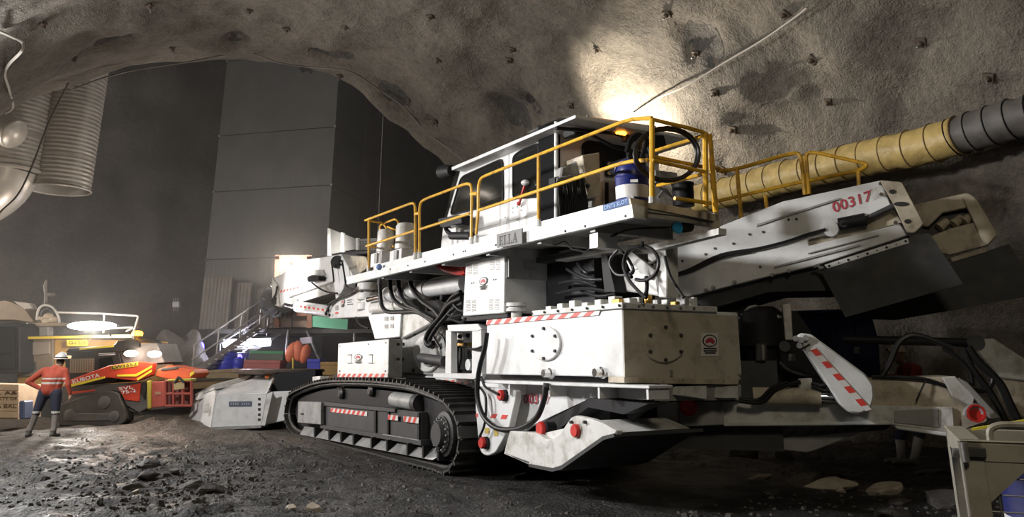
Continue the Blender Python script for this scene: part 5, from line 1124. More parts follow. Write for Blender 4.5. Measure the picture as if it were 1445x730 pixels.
for u, v, w, lab in ((318, 508, 15, 'bright blue drum nearest the lower stairs'), (334, 517, 9, 'small blue drum beside the red tub')):
    c = D(u, v + 14, 28.3); t = thing('blue_drum', c, lab, 'drum', 'blue drums under the stairs'); r = w/1164*28; h = D(u, v - 10, 28.3).z - c.z
    MB().lathe(c, Z*h, [(0, r*.95), (.04, r), (.3, r), (.33, r*1.05), (.36, r), (.64, r), (.67, r*1.05), (.7, r), (.96, r), (1, r*.9)], 20).build('shell', BLP, t, smooth=True); MB().lathe(c + Z*h, Z*.04, [(0, r*.8), (1, r*.8)], 18).build('lid', BLP, t)
ORB = mat('orange_plastic', (.75, .20, .10), .5, var=.15)
for u, v, du, dv, rz, lab in ((412, 498, 9, 15, .3, 'orange sack leaning nearest the green-lidded bin'), (421, 496, 9, 16, -.2, 'tall orange sack in the middle of three under the platform'), (430, 500, 8, 14, .25, 'orange sack on the right above the dark blue box')):
    c = D(u, v, 28.2); o = MB().ball(Vector((0, 0, 0)), (du/1164*28, .18, dv/1164*28), 14, 10)
    for i, q in enumerate(o.v): o.v[i] = q*(1 + .2*fbm(q + c, 3, 3))
    for i, q in enumerate(o.v): o.v[i] = Matrix.Rotation(rz, 3, 'Y') @ q + c
    tag(o.build('sack', ORB, None, smooth='all'), lab, 'sack', 'orange sacks under the platform')
for px, m_, lab, nm, ct in ((((433, 507), (452, 507), (452, 527), (433, 527)), BLP, 'dark blue box beside the orange sacks', 'blue_box', 'box'), (((452, 511), (480, 511), (480, 530), (452, 530)), mat('ochre_board', (.42, .27, .10), .7, var=.2), 'ochre board behind the crawler track', 'ochre_board', 'board'),
                       (((291, 523), (337, 520), (336, 541), (290, 545)), mat('cardboard', (.30, .23, .14), .8, var=.15), 'brown cardboard crate in front of the stairs', 'cardboard_crate', 'crate')):
    crate(nm, list(px), 27.5, .8, m_, lab, ct, m_)
YP = mat('yellow_post_paint', (.7, .5, .05), .5)
mb = MB(); mb.prism([D(u, v, 27.3) for u, v in ((412, 506), (414, 505), (414, 524), (412, 524))], Vector((0, .1, 0))); tag(mb.build('yellow_post', YP), 'thin yellow post in front of the orange sacks', 'post')
# bench of timber the things stand on
TIMB = mat('timber', (.36, .24, .12), .75, var=.2, vs=3)
z27 = D(300, 545, 26).z
mb = MB(); mb.prism([D(u, v, 26) for u, v in ((262, 541), (520, 528), (520, 532), (262, 550))], Vector((0, .3, 0))); BN = mb.build('retaining_beam', TIMB); tag(BN, 'long brown timber beam edging the raised storage ground', 'beam')
mb = MB(); zb = D(300, 535, 26.3).z
mb.prism([Vector((D(262, 545, 26.3).x, 26.3, -.3)), Vector((D(560, 545, 26.3).x, 26.3, -.3)), Vector((D(560, 545, 26.3).x, 44, -.3)), Vector((D(262, 545, 26.3).x - 6, 44, -.3))], Z*(zb + .3)); tag(mb.build('floor_bench', MUD), 'raised dark ground under the stairs', kind='structure')
# pale tarpaulin heap, instrument box on the back wall
TARP = mat('pale_tarpaulin', (.13, .12, .115), .6, var=.1, bump=.3, bs=5)
mb = MB(); c = D(265, 500, 27.5); vs = []; n = 28
for j in range(14):
    for i in range(n + 1):
        u = 205 + 90*i/n; hh = [478, 474, 468, 478][min(3, int(i/8))] ; k = j/13
        top = 470 + 6*math.sin(i*.5) + (12 if i < 5 else 0) + 30*max(0, (i - 22)/6); v = 545 - (545 - top)*math.sin(k*math.pi/2)
        p = D(u, v, 27.5 + 2.0*(1 - math.cos(k*math.pi/2))); vs.append(p + Vector((0, .25*fbm(p, 1.4, 3), .1*fbm(p, 2, 3))))
mb.add(vs, [(j*(n + 1) + i, j*(n + 1) + i + 1, (j + 1)*(n + 1) + i + 1, (j + 1)*(n + 1) + i) for j in range(13) for i in range(n)]); tag(mb.build('tarpaulin_heap', TARP, None, smooth='all'), 'pale crumpled tarpaulin heap between loader and stairs', 'tarpaulin')
t = thing('junction_box', D(248, 434, 36), 'small pale junction box with cable tails on the back wall', 'box')
mb = MB(); mb.prism([D(u, v, 36) for u, v in rect(243, 426, 253, 434)], Vector((0, .3, 0))); mb.build('case', mat('pale_plastic', (.62, .62, .6), .5), t, bev=.02)
for u in (245, 248, 251):
    for v0, v1 in ((421, 426), (434, 439)): MB().tube([D(u, v0, 36.1), D(u, v1, 36.1)], .03, 6).build('cable_tail', GREY, t)
# ================================================================== rock bolts, cables and pipes on the vault
def vhit(u, v, off=0.0):
    d = ray(u, v); da_, db_, dz_ = d.dot(M.A), d.dot(M.B), d.z; c = M.loc(EYEP); x0, z0 = (c[1] - TB)/TRB, (c[2] - TZ)/TRZ; dx, dz = db_/TRB, dz_/TRZ
    A_, B_, C_ = dx*dx + dz*dz, 2*(x0*dx + z0*dz), x0*x0 + z0*z0 - 1; t = (-B_ + math.sqrt(B_*B_ - 4*A_*C_))/(2*A_)
    for _ in range(4):      # settle on the uneven surface
        a = max(AM, c[0] + da_*t); th = math.atan2(z0 + dz*t, x0 + dx*t); s = vault(a, th); n = (M.B*math.cos(th)*TRB + Z*math.sin(th)*TRZ).normalized()
        q = EYEP + d*t; t += (s - q).dot(n)/max(.15, d.dot(n))
    return EYEP + d*t - n*off, -n
BOLT = mat('rusty_bolt_steel', (.11, .085, .065), .7, .2, var=.2)
i = 0; bolt_px = [(210, 8), (59, 35), (351, 15), (103, 82), (243, 67), (333, 52), (404, 41), (435, 68), (487, 38), (607, 23), (617, 85), (718, 84.5), (844, 70), (613, 172), (805, 149), (941, 20), (982, 76), (1009, 131), (1033.6, 183), (1169, 144), (1146, 84), (1107, 20), (722, 69), (578, 140), (480, 107), (1020, 240), (1300, 60), (1395, 110)]
bolt_lab = ['near the top left of the arch', 'high at the far left', 'at the top above the cable', 'just above the upright ducts', 'just above the brow at left', 'where the brow cable peaks', 'above the brow cable', 'close over the brow crown', 'upper, left of the thin wire', 'at the top centre', 'right of the thin wire', 'above the big dark hollow', 'left of the bright patch', 'beside the brow cable low down', 'over the cab roof', 'top, above the bright patch', 'on the bright patch beside the rope', 'below the rope on the bright patch', 'just above the yellow railing corner', 'alone on the grey wall above the duct', 'right of the rope', 'beside the upper end of the rope', 'paired above the lower one over the hollow', 'beside the hollow under the cable', 'on the brow lip', 'against the duct behind the railing', 'near the upper right', 'above the dark duct end']
for (u, v), lab in zip(bolt_px, bolt_lab):
    try: p, n = vhit(u, v, -.01)
    except Exception: continue
    t = thing('rock_bolt', p, 'rusty rock bolt plate in the tunnel roof ' + lab, 'rock bolt', 'rock bolts in the tunnel roof'); s = random.uniform(.07, .10)
    x = n.orthogonal().normalized(); x = Matrix.Rotation(random.uniform(0, 1.5), 3, n) @ x; y = n.cross(x); mb = MB(); mb.prism([p + (x*a + y*b)*s for a, b in ((-1, -1), (1, -1), (1, 1), (-1, 1))], n*.05); mb.build('bearing_plate', BOLT, t, bev=.01)
    MB().lathe(p + n*.05, n*.06, [(0, .055), (.7, .045), (1, .03)], 8).build('nut', BOLT, t); MB().cyl(p + n*.08, p + n*.18 + x*.02, .016, .016, 8).build('bolt_end', STEEL, t)
def cable(name, px, r, m, lab, off=.25, cat='cable'):
    pts = [vhit(u, v, off)[0] for u, v in px]; o = MB().tube(catmull(pts, 6), r, 6).build(name, m, None, smooth=True); return tag(o, lab, cat)
CBL = mat('dusty_cable', (.16, .145, .13), .6); PALE = mat('pale_hose', (.45, .42, .38), .5)
cable('brow_cable', [(95, 114), (140, 98), (190, 86), (260, 76), (345, 63), (390, 76), (430, 83), (495, 90), (540, 118), (575, 143), (610, 180), (655, 214), (662, 225)], .022, CBL, 'thin cable clipped along the arched brow of the tunnel')
MB_ = MB(); MB_.tube(catmull([vhit(95, 114, .06)[0], D(70, 170, 19), D(45, 235, 19), D(25, 275, 19), D(0, 300, 19), D(-20, 330, 19)], 6), .022, 6); tag(MB_.build('hanging_cable', CBL, None, smooth=True), 'dark cable hanging slack in front of the steel ducts', 'cable')
cable('wall_rope', [(893, 158), (935, 130), (975, 112), (1030, 78), (1080, 48), (1128, 14), (1145, 0)], .02, PALE, 'pale rope running diagonally up the bright tunnel wall')
cable('wire_pipe', [(-10, 36), (12, 46), (27, 54), (26, 66), (8, 85), (2, 100), (8, 120), (14, 146), (4, 155)], .03, PALE, 'pale bent pipe fixed at the top left of the vault', .1, 'pipe')
p = vhit(541, 150, .0)[0]; tag(MB().tube([p + Z*.1, Vector((p.x - .03, p.y + .3, D(537, 345, p.y).z))], .012, 5).build('drop_wire', GREY), 'thin wire hanging straight down from the brow', 'wire')

# ================================================================== compact track loader
_g = G(135, 600); LD = Fr((_g.x, _g.y), math.radians(-86))
LO = thing('track_loader', LD.at(0, .8, 0), 'red and black compact track loader with lit headlights behind the worker', 'loader')
LRED = mat('loader_red', (.62, .07, .035), .4, var=.08); LBLK = mat('loader_black', (.04, .039, .038), .6, var=.2, spec=.2); LGRY = mat('loader_mud_grey', (.13, .125, .12), .6, var=.2, vs=3); LYEL = mat('loader_yellow', (.85, .72, .05), .45)
def LP_(name, b, px, d, m, par=None, bev=.015): return PS(name, b, px, d, m, par or LO, bev, LD)
for b in (0, 1.35):
    tk = LP_('rubber_track', b, rrect([(80, 592), (84, 571), (124, 558), (152, 551), (166, 554), (176, 580), (178, 594), (168, 601), (84, 601)], 5), .42, mat('dusty_track_rubber', (.09, .085, .08), .7, var=.2, vs=4))
    if b == 0:
        LP_('track_guard', -.03, [(90, 583), (162, 584), (163, 594), (90, 595)], .1, LGRY, tk)
        for u, v, r in ((146, 568, .16), (97, 586, .15), (160, 588, .14)): MB().lathe(LD.S(u, v, -.05), LD.B*.2, [(0, r*.5), (.1, r), (1, r)], 18).build('track_wheel', LGRY, tk, smooth=True)
        for i in range(26):
            u = 84 + i*3.5; LP_('tread_lug', -.01, [(u, 600), (u + 2, 600), (u + 2, 603), (u, 603)], .42, LBLK, tk, 0)
LP_('lower_body', .25, [(88, 545), (205, 540), (212, 580), (190, 583), (170, 575), (160, 552), (120, 560), (88, 570)], 1.25, LGRY)
LP_('body_side', .1, [(165, 546), (206, 540), (210, 575), (196, 583), (178, 572), (172, 558)], .1, LGRY)
LP_('side_panel', .06, [(165, 546.5), (199, 541), (196, 567), (176, 565)], .1, LRED)
LP_('vent_panel', .05, [(199, 541), (206.5, 540), (204, 565), (198, 556)], .1, LBLK)
arm = LP_('lift_arm', -.05, [(91, 539), (154, 516), (196, 510), (216, 513), (213, 530), (193, 538), (150, 533), (96, 547)], .22, LRED)
LP_('lift_arm', 1.5, [(91, 539), (154, 516), (196, 510), (216, 513), (213, 530), (193, 538), (150, 533), (96, 547)], .22, LRED)
LP_('arm_stripe', -.065, [(94, 544), (147, 531.5), (148, 534), (95.5, 547.5)], .02, LYEL, arm, 0)
LP_('arm_stripe', -.065, [(165, 529), (192, 528), (214, 516), (214, 519), (193, 531.5), (165, 531.5)], .02, LYEL, arm, 0)
LP_('arm_stripe', -.065, [(193, 534.5), (214, 522), (214, 525), (194, 537.5)], .02, LYEL, arm, 0)
LP_('red_stripe', .08, [(97, 553), (134, 550), (134, 552.5), (97, 557)], .02, LRED)
def ltxt(name, q, s_, m, par, b=-.055, bold=.02): mb = MB(); print_text(mb, [LD.S(u, v, b) for u, v in q], s_, 0, .02, bold); return mb.build(name, m, par, normals=False)
ltxt('maker_lettering', ((102.5, 536.5), (140.5, 526.5), (141.5, 532), (103.5, 542)), 'KUBOTA', WHINK, arm)
LP_('number_backing', -.06, [(156.5, 516.5), (195, 510.5), (195, 516.8), (157.5, 522.3)], .02, mat('number_yellow', (.55, .38, .04), .5), arm, 0)
ltxt('fleet_number', ((158, 517), (193.5, 511.7), (193.5, 516), (158.5, 521.4)), 'LW1552', INK, arm, -.065)
ltxt('model_lettering', ((167.5, 546.8), (188, 544), (189, 548.5), (169, 551)), 'SVL', WHINK, LO, .055); ltxt('model_lettering', ((171, 552), (192, 549), (193, 553.5), (173, 556.5)), '75-2', WHINK, LO, .055)
# cab
cab = LP_('cab_frame', .25, [(91, 499), (98, 496), (161, 494), (168, 497), (175, 530), (160, 540), (93, 545)], 1.2, LBLK)
mb = MB(); q = [LD.S(u, v, .23) for u, v in rrect([(99, 507), (133, 505), (132, 526), (98, 527)], 3)]; mb.prism(q, LD.B*.02); sw = mb.build('side_window', mat('warm_pane', (.20, .15, .10), .4), cab)
mb = MB()
for i in range(10): mb.bar(LD.S(100 + i*3.4, 506.5, .21), LD.S(99.5 + i*3.4, 526, .21), .015, .015)
for i in range(7): mb.bar(LD.S(99, 508.5 + i*2.8, .21), LD.S(133, 507.5 + i*2.8, .21), .015, .015)
mb.build('guard_mesh', mat('mesh_tan', (.32, .25, .17), .6), sw)
LP_('side_window', .23, [(140, 506), (158, 503), (162, 522), (140, 528)], .02, GLASS, cab)
rf = LP_('cab_roof', .2, [(92, 497), (97, 492), (118, 490), (160, 488), (166, 481), (192, 478.5), (196, 484), (196, 490), (168, 497)], 1.3, LBLK)
LP_('roof_stripe', .18, [(112, 491.5), (160, 487.5), (160, 490), (112, 494)], .02, LYEL, rf, 0)
for v0 in (499, 501): LP_('roof_print', .22, [(139, v0), (162, v0 - 1), (162, v0 - .1), (139, v0 + .9)], .02, WHINK, cab, 0)
LP_('hood', .3, [(168, 496), (196, 484), (222, 484), (232, 512), (214, 514), (175, 516)], 1.1, LGRY)
HL = mat('lit_headlamp', (1, .9, .8), .4, emit=(1.0, .84, .70), es=22)
for u, v in ((185, 499), (218, 500)):
    o = MB().ball(LD.S(u, v, .12), (.19, .06, .085), 16, 10).build('headlight', HL, LO, smooth='all')
    MB().lathe(LD.S(u, v, .3), -LD.B*.16, [(0, .08), (1, .10)], 16).build('lamp_housing', LBLK, o, smooth=True)
p = LD.S(193.5, 474, .6); o = MB().lathe(p, Z*.13, [(0, .14), (.6, .14), (.9, .1), (1, .04)], 16).build('beacon', AMB, LO, smooth=True); MB().lathe(p - Z*.1, Z*.1, [(0, .1), (1, .12)], 12).build('beacon_stem', LBLK, o)
ORG = mat('guard_orange_red', (.78, .15, .06), .45, var=.12)
cp = LP_('coupler', .0, [(219, 531), (222, 522), (238, 516), (252, 519), (272, 522), (275, 527), (268, 534), (240, 536)], .9, ORG)
LP_('coupler_stripe', -.02, [(268, 527), (273, 524), (274, 527), (268, 532)], .02, LYEL, cp, 0)
LP_('coupler_plate', -.02, [(226, 520), (250, 517.5), (252, 521), (228, 524)], .3, LGRY, cp)
CGR = mat('cage_red', (.42, .09, .07), .5, var=.15)
cg = LP_('front_guard', -.1, [(207, 538), (213, 537), (213, 576), (208, 578)], .12, mat('guard_yellow_trim', (.5, .42, .06), .5))
LP_('guard_side', -.05, [(214, 539), (232, 538), (232, 574), (214, 576)], .12, CGR, cg)
LP_('guard_slot', -.06, [(219, 553), (227, 553), (227, 557), (219, 557)], .02, mat('slot_tan', (.4, .25, .15), .6), cg, 0)
for u in (233, 244, 257, 269): LP_('guard_bar', -.2, [(u - 1.4, 538), (u + 1.4, 538), (u + 1.4, 574), (u - 1.4, 574)], .1, CGR, cg)
for v in (538, 556, 573): LP_('guard_bar', -.2, [(232, v - 1.5), (270, v - 2), (270, v + 1.5), (232, v + 1.8)], .1, CGR, cg)
LP_('guard_back', .1, [(232, 538), (270, 538), (270, 574), (232, 574)], .05, mat('cage_inner', (.16, .05, .045), .7), cg)
LP_('guard_top', -.22, [(236, 535.5), (270, 534), (270, 538), (236, 538.5)], .3, mat('trim_yellow2', (.55, .48, .08), .5), cg)
LP_('tag_plate', -.24, [(245, 541), (260, 539), (260, 549), (245, 551)], .02, mat('tag_tan', (.5, .38, .2), .6), cg)
TUBE('chain', [LD.S(u, v, -.25) for u, v in ((246, 541), (250, 535), (252, 533), (256, 536), (259, 540))], .03, DGREY, cg, 6)
# ================================================================== excavator behind
EX = thing('excavator', D(90, 590, 25.5), 'dusty yellow excavator parked behind the red loader', 'excavator')
EY = mat('excavator_yellow', (.50, .27, .06), .55, var=.15, vs=2, dirt=(.18, .12, .07), dirt_amt=.5, ds=1.2); EB_ = mat('excavator_brown', (.20, .15, .10), .6, var=.15); EC = mat('cab_grey', (.02, .02, .021), .6, spec=.2)
def XP(name, px, Y, d, m, par=EX, bev=.02): return MB().prism([D(u, v, Y) for u, v in px], Vector((0, d, 0))).build(name, m, par, bev=bev)
hb = XP('house', [(24, 487), (60, 479), (190, 480), (198, 500), (198, 540), (120, 548), (24, 545)], 24.8, 2.4, EY)
XP('engine_cover', [(30, 480), (75, 478), (75, 528), (30, 532)], 24.7, .2, EB_, hb); XP('engine_grille', [(34, 484), (70, 482), (70, 500), (34, 503)], 24.65, .1, mat('grille_tan', (.27, .22, .17), .7), hb)
XP('dark_vent', [(32, 512), (50, 511), (50, 522), (32, 523)], 24.65, .1, LBLK, hb)
XP('walkway_strip', [(35, 475.5), (132, 473.5), (132, 477), (35, 479)], 24.4, .6, YP, hb, 0); XP('walkway_strip', [(132, 473.5), (186, 472), (186, 477), (132, 477)], 24.4, .6, mat('pale_yellow', (.62, .55, .3), .6), hb, 0)
pl = XP('number_plate', [(94.5, 480), (123.5, 480), (123.5, 488.5), (94.5, 488.5)], 24.3, .03, mat('plate_yellow', (.75, .5, .02), .5), EX, 0)
mb = MB(); print_text(mb, [D(u, v, 24.3) for u, v in ((97, 482), (121, 482), (121, 486.6), (97, 486.6))], 'GH-329', 0, .02, .02); mb.build('plate_lettering', INK, pl, normals=False)
xc = XP('operator_cab', [(-20, 458), (24, 455), (28, 462), (28, 526), (-20, 528)], 24.0, 1.8, EC); XP('cab_window', [(-16, 463), (20, 461), (21, 498), (-16, 500)], 23.97, .02, GLASS, xc, 0); XP('cab_window', [(-16, 503), (21, 501), (21, 520), (-16, 522)], 23.97, .02, GLASS, xc, 0)
XP('boom', [(-25, 428), (8, 424), (32, 432), (45, 449), (48, 456), (20, 452), (-25, 452)], 25.2, .7, EB_); XP('arm_plate', [(18, 425), (42, 428), (46, 436), (34, 437)], 25.0, .3, mat('pale_dust', (.35, .31, .27), .7))
TUBE('boom_hose', [D(u, v, 24.9) for u, v in ((52, 452), (54, 438), (62, 431), (74, 434), (82, 446), (84, 456))], .035, PALE, EX); TUBE('boom_hose', [D(u, v, 24.9) for u, v in ((56, 454), (60, 440), (68, 436), (76, 442))], .03, DGREY, EX)
for i, (u, v) in enumerate(((60, 450), (68, 447), (76, 452), (66, 454))): MB().ball(D(u, v, 25), (.16, .14, .12), 8, 6).build('hydraulic_fitting', mat('fitting_tan', (.36, .28, .2), .6), EX, smooth=True)
XP('upper_frame', [(32, 456), (90, 455), (90, 460), (36, 462)], 24.9, .5, EB_); XP('upper_plate', [(40, 462), (68, 461), (68, 474), (38, 476)], 25.0, .3, mat('grey_plate', (.25, .23, .21), .6))
for pts in (((82, 441), (140, 442.5), (194, 446), (195, 447.5), (188, 470)), ((147, 443), (146, 470)), ((38, 456), (34, 475)), ((178, 468), (190, 462), (150, 464))): MB().tube(fillet([D(u, v, 24.5) for u, v in pts], .1), .03, 8).build('handrail', PALE, EX, smooth=True)
MB().tube([D(64, 432, 25.3), D(65, 415, 25.3), D(63, 402, 25.3)], .05, 8).build('mast', CBL, EX); MB().ball(D(64, 404, 25.3), (.05, .05, .22), 8, 6).build('mast_knot', CBL, EX, smooth=True); MB().ball(D(72, 416, 25.3), (.16, .1, .06), 8, 6).build('mast_hook', CBL, EX, smooth=True)
for Y in (24.5, 26.6):
    tk = XP('crawler', rrect([(-30, 560), (0, 548), (160, 548), (178, 562), (172, 590), (150, 597), (0, 597), (-30, 588)], 8), Y, .6, LBLK)
XP('swing_bearing', [(30, 543), (130, 543), (130, 556), (30, 556)], 25.0, 1.6, LBLK)
# lit tube lamp on the excavator
lamp('balloon_glow', 'POINT', D(130, 470, 22.3), 380, (1, .95, .88), .2)
TUBM = mat('lit_tube', (1, 1, 1), .5, emit=(1.0, .98, .95), es=14)
TLM = thing('balloon_light', D(130, 467, 24.0), 'long glowing white balloon light above the excavator', 'lamp')
c = D(130, 460, 24.0); MB().ball(c, (.74, .16, .135), 20, 12).build('envelope', TUBM, TLM, smooth='all')
for s_ in (-1, 1): MB().cyl(c + Vector((.72*s_, 0, 0)), c + Vector((.8*s_, 0, 0)), .04, .03, 10).build('end_cap', DGREY, TLM)
MB().tube([c + Vector((.4, .1, -.1)), c + Vector((.4, .5, -.35))], .02, 6).build('bracket', DGREY, TLM)
for u, v in ((185, 499), (218, 500)): lamp('headlight_glow', 'POINT', LD.S(u, v, -.25), 25, (1, .82, .66), .08)
lamp('beacon_glow', 'POINT', LD.S(193.5, 470, .3), 25, (1, .4, .05), .08)
# ================================================================== timber crate and puddle at the left edge
CRW = mat('pale_crate_wood', (.74, .56, .38), .75, var=.15, vs=3)
CRT = thing('timber_crate', D(5, 592, 20.5), 'pale timber crate with stencilled lettering at the left edge', 'crate')
for i in range(5): v0 = 543 + i*9.6; MB().prism([D(u, v, 20.5) for u, v in ((-40, v0 - 1.5), (26, v0), (26, v0 + 9), (-40, v0 + 8))], Vector((0, .05, 0))).build('plank', CRW, CRT, bev=.008)
MB().prism([D(u, v, 20.56) for u, v in ((-40, 542), (25, 544), (25, 592), (-40, 590))], Vector((0, 1.0, 0))).build('inner_box', CRW, CRT)
for s_, v0, h, u0, u1 in (('ALL A&', 552, 5, -20, 25), ('PROPERTY OF', 560, 5, -24, 24.5), ('US & BAL', 570, 6, -20, 24)): mb = MB(); print_text(mb, [D(u, v, 20.5) for u, v in ((u0, v0), (u1, v0 + .3), (u1, v0 + h), (u0, v0 + h))], s_, 0, .02, .01); mb.build('stencil', mat('stencil_brown', (.16, .10, .06), .8), CRT, normals=False)
tag(MB().prism([D(u, v, 20.2) for u, v in ((26, 566), (34, 566), (34, 592), (26, 592))], Vector((0, .4, 0))).build('blue_grey_bin', mat('blue_grey', (.12, .16, .28), .5), None, bev=.03), 'small blue-grey bin beside the timber crate', 'bin')
PUD = mat('still_water', (.03, .025, .02), .03, spec=.9)
mb = MB(); pc = G(6, 615, .0); mb.prism([pc + Vector((.95*math.cos(t), 1.05*math.sin(t), -.012 + 0)) for t in [.3*i for i in range(21)]], (0, 0, -.01)); tag(mb.build('puddle', PUD), 'still puddle reflecting the timber crate at the left edge', 'puddle')
# ================================================================== people
def figure(name, base, caps, matlist, tagf, lab, vox=.014, smooth_it=6):
    mb = MB()
    for (p, q, r0, r1, tg) in caps:
        p, q = Vector(p), Vector(q); d = q - p; n = 12
        prof = [(-r0/max(d.length, .001)*math.cos(a), r0*math.sin(a)) for a in (.25, .6, 1.0, 1.3)] + [(0, r0), (1, r1)] + [(1 + r1/max(d.length, .001)*math.cos(a), r1*math.sin(a)) for a in (1.3, 1.0, .6, .25)]
        mb.lathe(p, d, prof, n)
    ob = mb.build('tmp_body', WHITE); ob.location = (0, 0, 0)
    off = WL[ob.name]; 
    m1 = ob.modifiers.new('r', 'REMESH'); m1.mode = 'VOXEL'; m1.voxel_size = vox; m2 = ob.modifiers.new('s', 'SMOOTH'); m2.iterations = smooth_it; m2.factor = .5
    bpy.context.view_layer.update(); dg = bpy.context.evaluated_depsgraph_get(); me = bpy.data.meshes.new_from_object(ob.evaluated_get(dg)); bpy.data.objects.remove(ob)
    me.materials.clear()
    for m in matlist: me.materials.append(m)
    for pl_ in me.polygons:
        c = pl_.center + off; best = None
        for (p, q, r0, r1, tg) in caps:
            p, q = Vector(p), Vector(q); d = q - p; k = max(0, min(1, (c - p).dot(d)/max(d.length_squared, 1e-6))); dist = (c - p - d*k).length - (r0 + (r1 - r0)*k)
            if best is None or dist < best[0]: best = (dist, tg)
        pl_.material_index = tagf(c, best[1]); pl_.use_smooth = True
    t = thing(name, base, lab, 'person'); o = bpy.data.objects.new('body', me); COL.objects.link(o); put(o, off, t); return t
SHIRT = mat('orange_work_shirt', (.42, .075, .045), .8, var=.12, vs=9); NAVYC = mat('navy_trousers', (.03, .035, .06), .85, var=.15); REFL = mat('reflective_tape', (.62, .60, .56), .4); SKIN = mat('skin', (.45, .27, .19), .6); SOCK = mat('grey_boots', (.20, .18, .165), .7, var=.15); BOOT = mat('dark_boots', (.05, .045, .04), .6); HELM = mat('white_helmet', (.62, .62, .62), .35); HAIR = mat('dark_hair', (.03, .02, .015), .8)
g = G(57, 619); base = Vector((g.x, g.y, gh(g.x, g.y)))
def hand(w, dirv, pal, sgn, tg='skin'):
    w, d, n = Vector(w), Vector(dirv).normalized(), Vector(pal).normalized(); s_ = d.cross(n).normalized()*sgn; out = [(w, w + d*.07, .032, .036, tg)]
    for k, (o_, L_) in enumerate(((-.032, .07), (-.011, .08), (.011, .075), (.032, .06))): 
        k0 = w + d*.085 + s_*o_; k1 = k0 + d*L_*.5 + n*.008; out += [(k0, k1, .0105, .0095, tg), (k1, k1 + d*L_*.42 + n*.022, .0095, .0085, tg)]
    t0 = w + d*.03 - s_*.034; out += [(t0, t0 + d*.03 - s_*.022 + n*.01, .0125, .011, tg), (t0 + d*.03 - s_*.022 + n*.01, t0 + d*.062 - s_*.018 + n*.025, .011, .009, tg)]; return out
caps = []
for sx in (-1, 1):
    hx = .06 + .13*sx; fx = .0 + .26*sx
    caps += [((hx, 0, .90), (hx*.4 + fx*.6, .02, .50), .125, .085, 'pants'), ((hx*.4 + fx*.6, .02, .50), (fx, .0, .12), .075, .055, 'sock'), ((fx, -.05, .05), (fx + .03*sx, .17, .045), .055, .045, 'boot'), ((fx, -.02, .06), (fx, 0, .2), .06, .06, 'boot')]
caps += [((-.06, 0, .92), (.18, 0, .92), .13, .13, 'pants'), ((.05, 0, 1.0), (.09, -.01, 1.22), .18, .19, 'shirt'), ((-.02, 0, 1.05), (-.04, 0, 1.3), .13, .12, 'shirt'), ((.16, 0, 1.02), (.22, 0, 1.3), .12, .12, 'shirt'), ((-.12, 0, 1.36), (.28, 0, 1.36), .095, .095, 'shirt'), ((.08, 0, 1.3), (.10, .0, 1.4), .14, .11, 'shirt'),
         ((-.16, 0, 1.36), (-.44, -.03, 1.14), .078, .062, 'shirt'), ((-.44, -.03, 1.14), (-.18, .04, .99), .06, .042, 'shirt'), ((.31, 0, 1.36), (.42, .0, 1.08), .08, .062, 'shirt'), ((.42, 0, 1.08), (.46, .06, .90), .06, .042, 'shirt'),
         ((.13, .0, 1.4), (.17, .01, 1.5), .06, .055, 'skin'), ((.18, .01, 1.53), (.18, .015, 1.62), .078, .088, 'head'), ((.18, .09, 1.555), (.18, .115, 1.55), .014, .016, 'head'), ((.095, .01, 1.56), (.09, .0, 1.575), .014, .016, 'head'), ((.265, .01, 1.56), (.27, 0, 1.575), .014, .016, 'head')]
caps += hand((-.19, .045, .985), (.5, .5, -.55), (0, -.6, -.5), 1) + hand((.465, .07, .88), (.05, .1, -1), (-1, .1, 0), -1)
caps = [(Vector(p) + base, Vector(q) + base, a, b, tg) for p, q, a, b, tg in caps]
def tf(c, tg):
    z = c.z - base.z
    if tg == 'shirt': return 2 if (1.10 < z < 1.135 or 1.19 < z < 1.225) and abs(c.x - base.x - .08) < .3 else 0
    if tg == 'pants': return 2 if .49 < z < .535 else 1
    if tg == 'sock': return 2 if .49 < z < .535 else (1 if z > .535 else 4)
    if tg == 'boot': return 5 if z < .15 else 4
    if tg == 'head': return 6 if (c.y - base.y < .0 and z < 1.62) and z > 1.52 else 3
    return 3
P1 = figure('person', base, caps, [SHIRT, NAVYC, REFL, SKIN, SOCK, BOOT, HAIR], tf, 'worker in orange shirt and white helmet seen from behind, hand on hip')
hc = base + Vector((.18, .015, 1.625)); MB().lathe(hc, Z*.15, [(0, .135), (.12, .125), (.45, .115), (.8, .07), (1, .01)], 22).build('helmet', HELM, P1, smooth=True)
hb_ = MB().lathe(hc - Z*.004, Z*.016, [(0, .145), (1, .135)], 22).build('helmet_brim', HELM, P1, smooth=True)
MB().tube([hc + Vector((.1285*math.cos(a), .1285*math.sin(a), .03)) for a in [.3*i for i in range(21)]], .010, 6, 0, True).build('lamp_strap', BLACK, P1)
MB().cyl(hc + Vector((.10, .07, .035)), hc + Vector((.16, .10, .035)), .035, .03, 10).build('head_lamp', mat('lamp_amber', (.8, .45, .2), .4, emit=(1, .6, .3), es=1.5), P1)
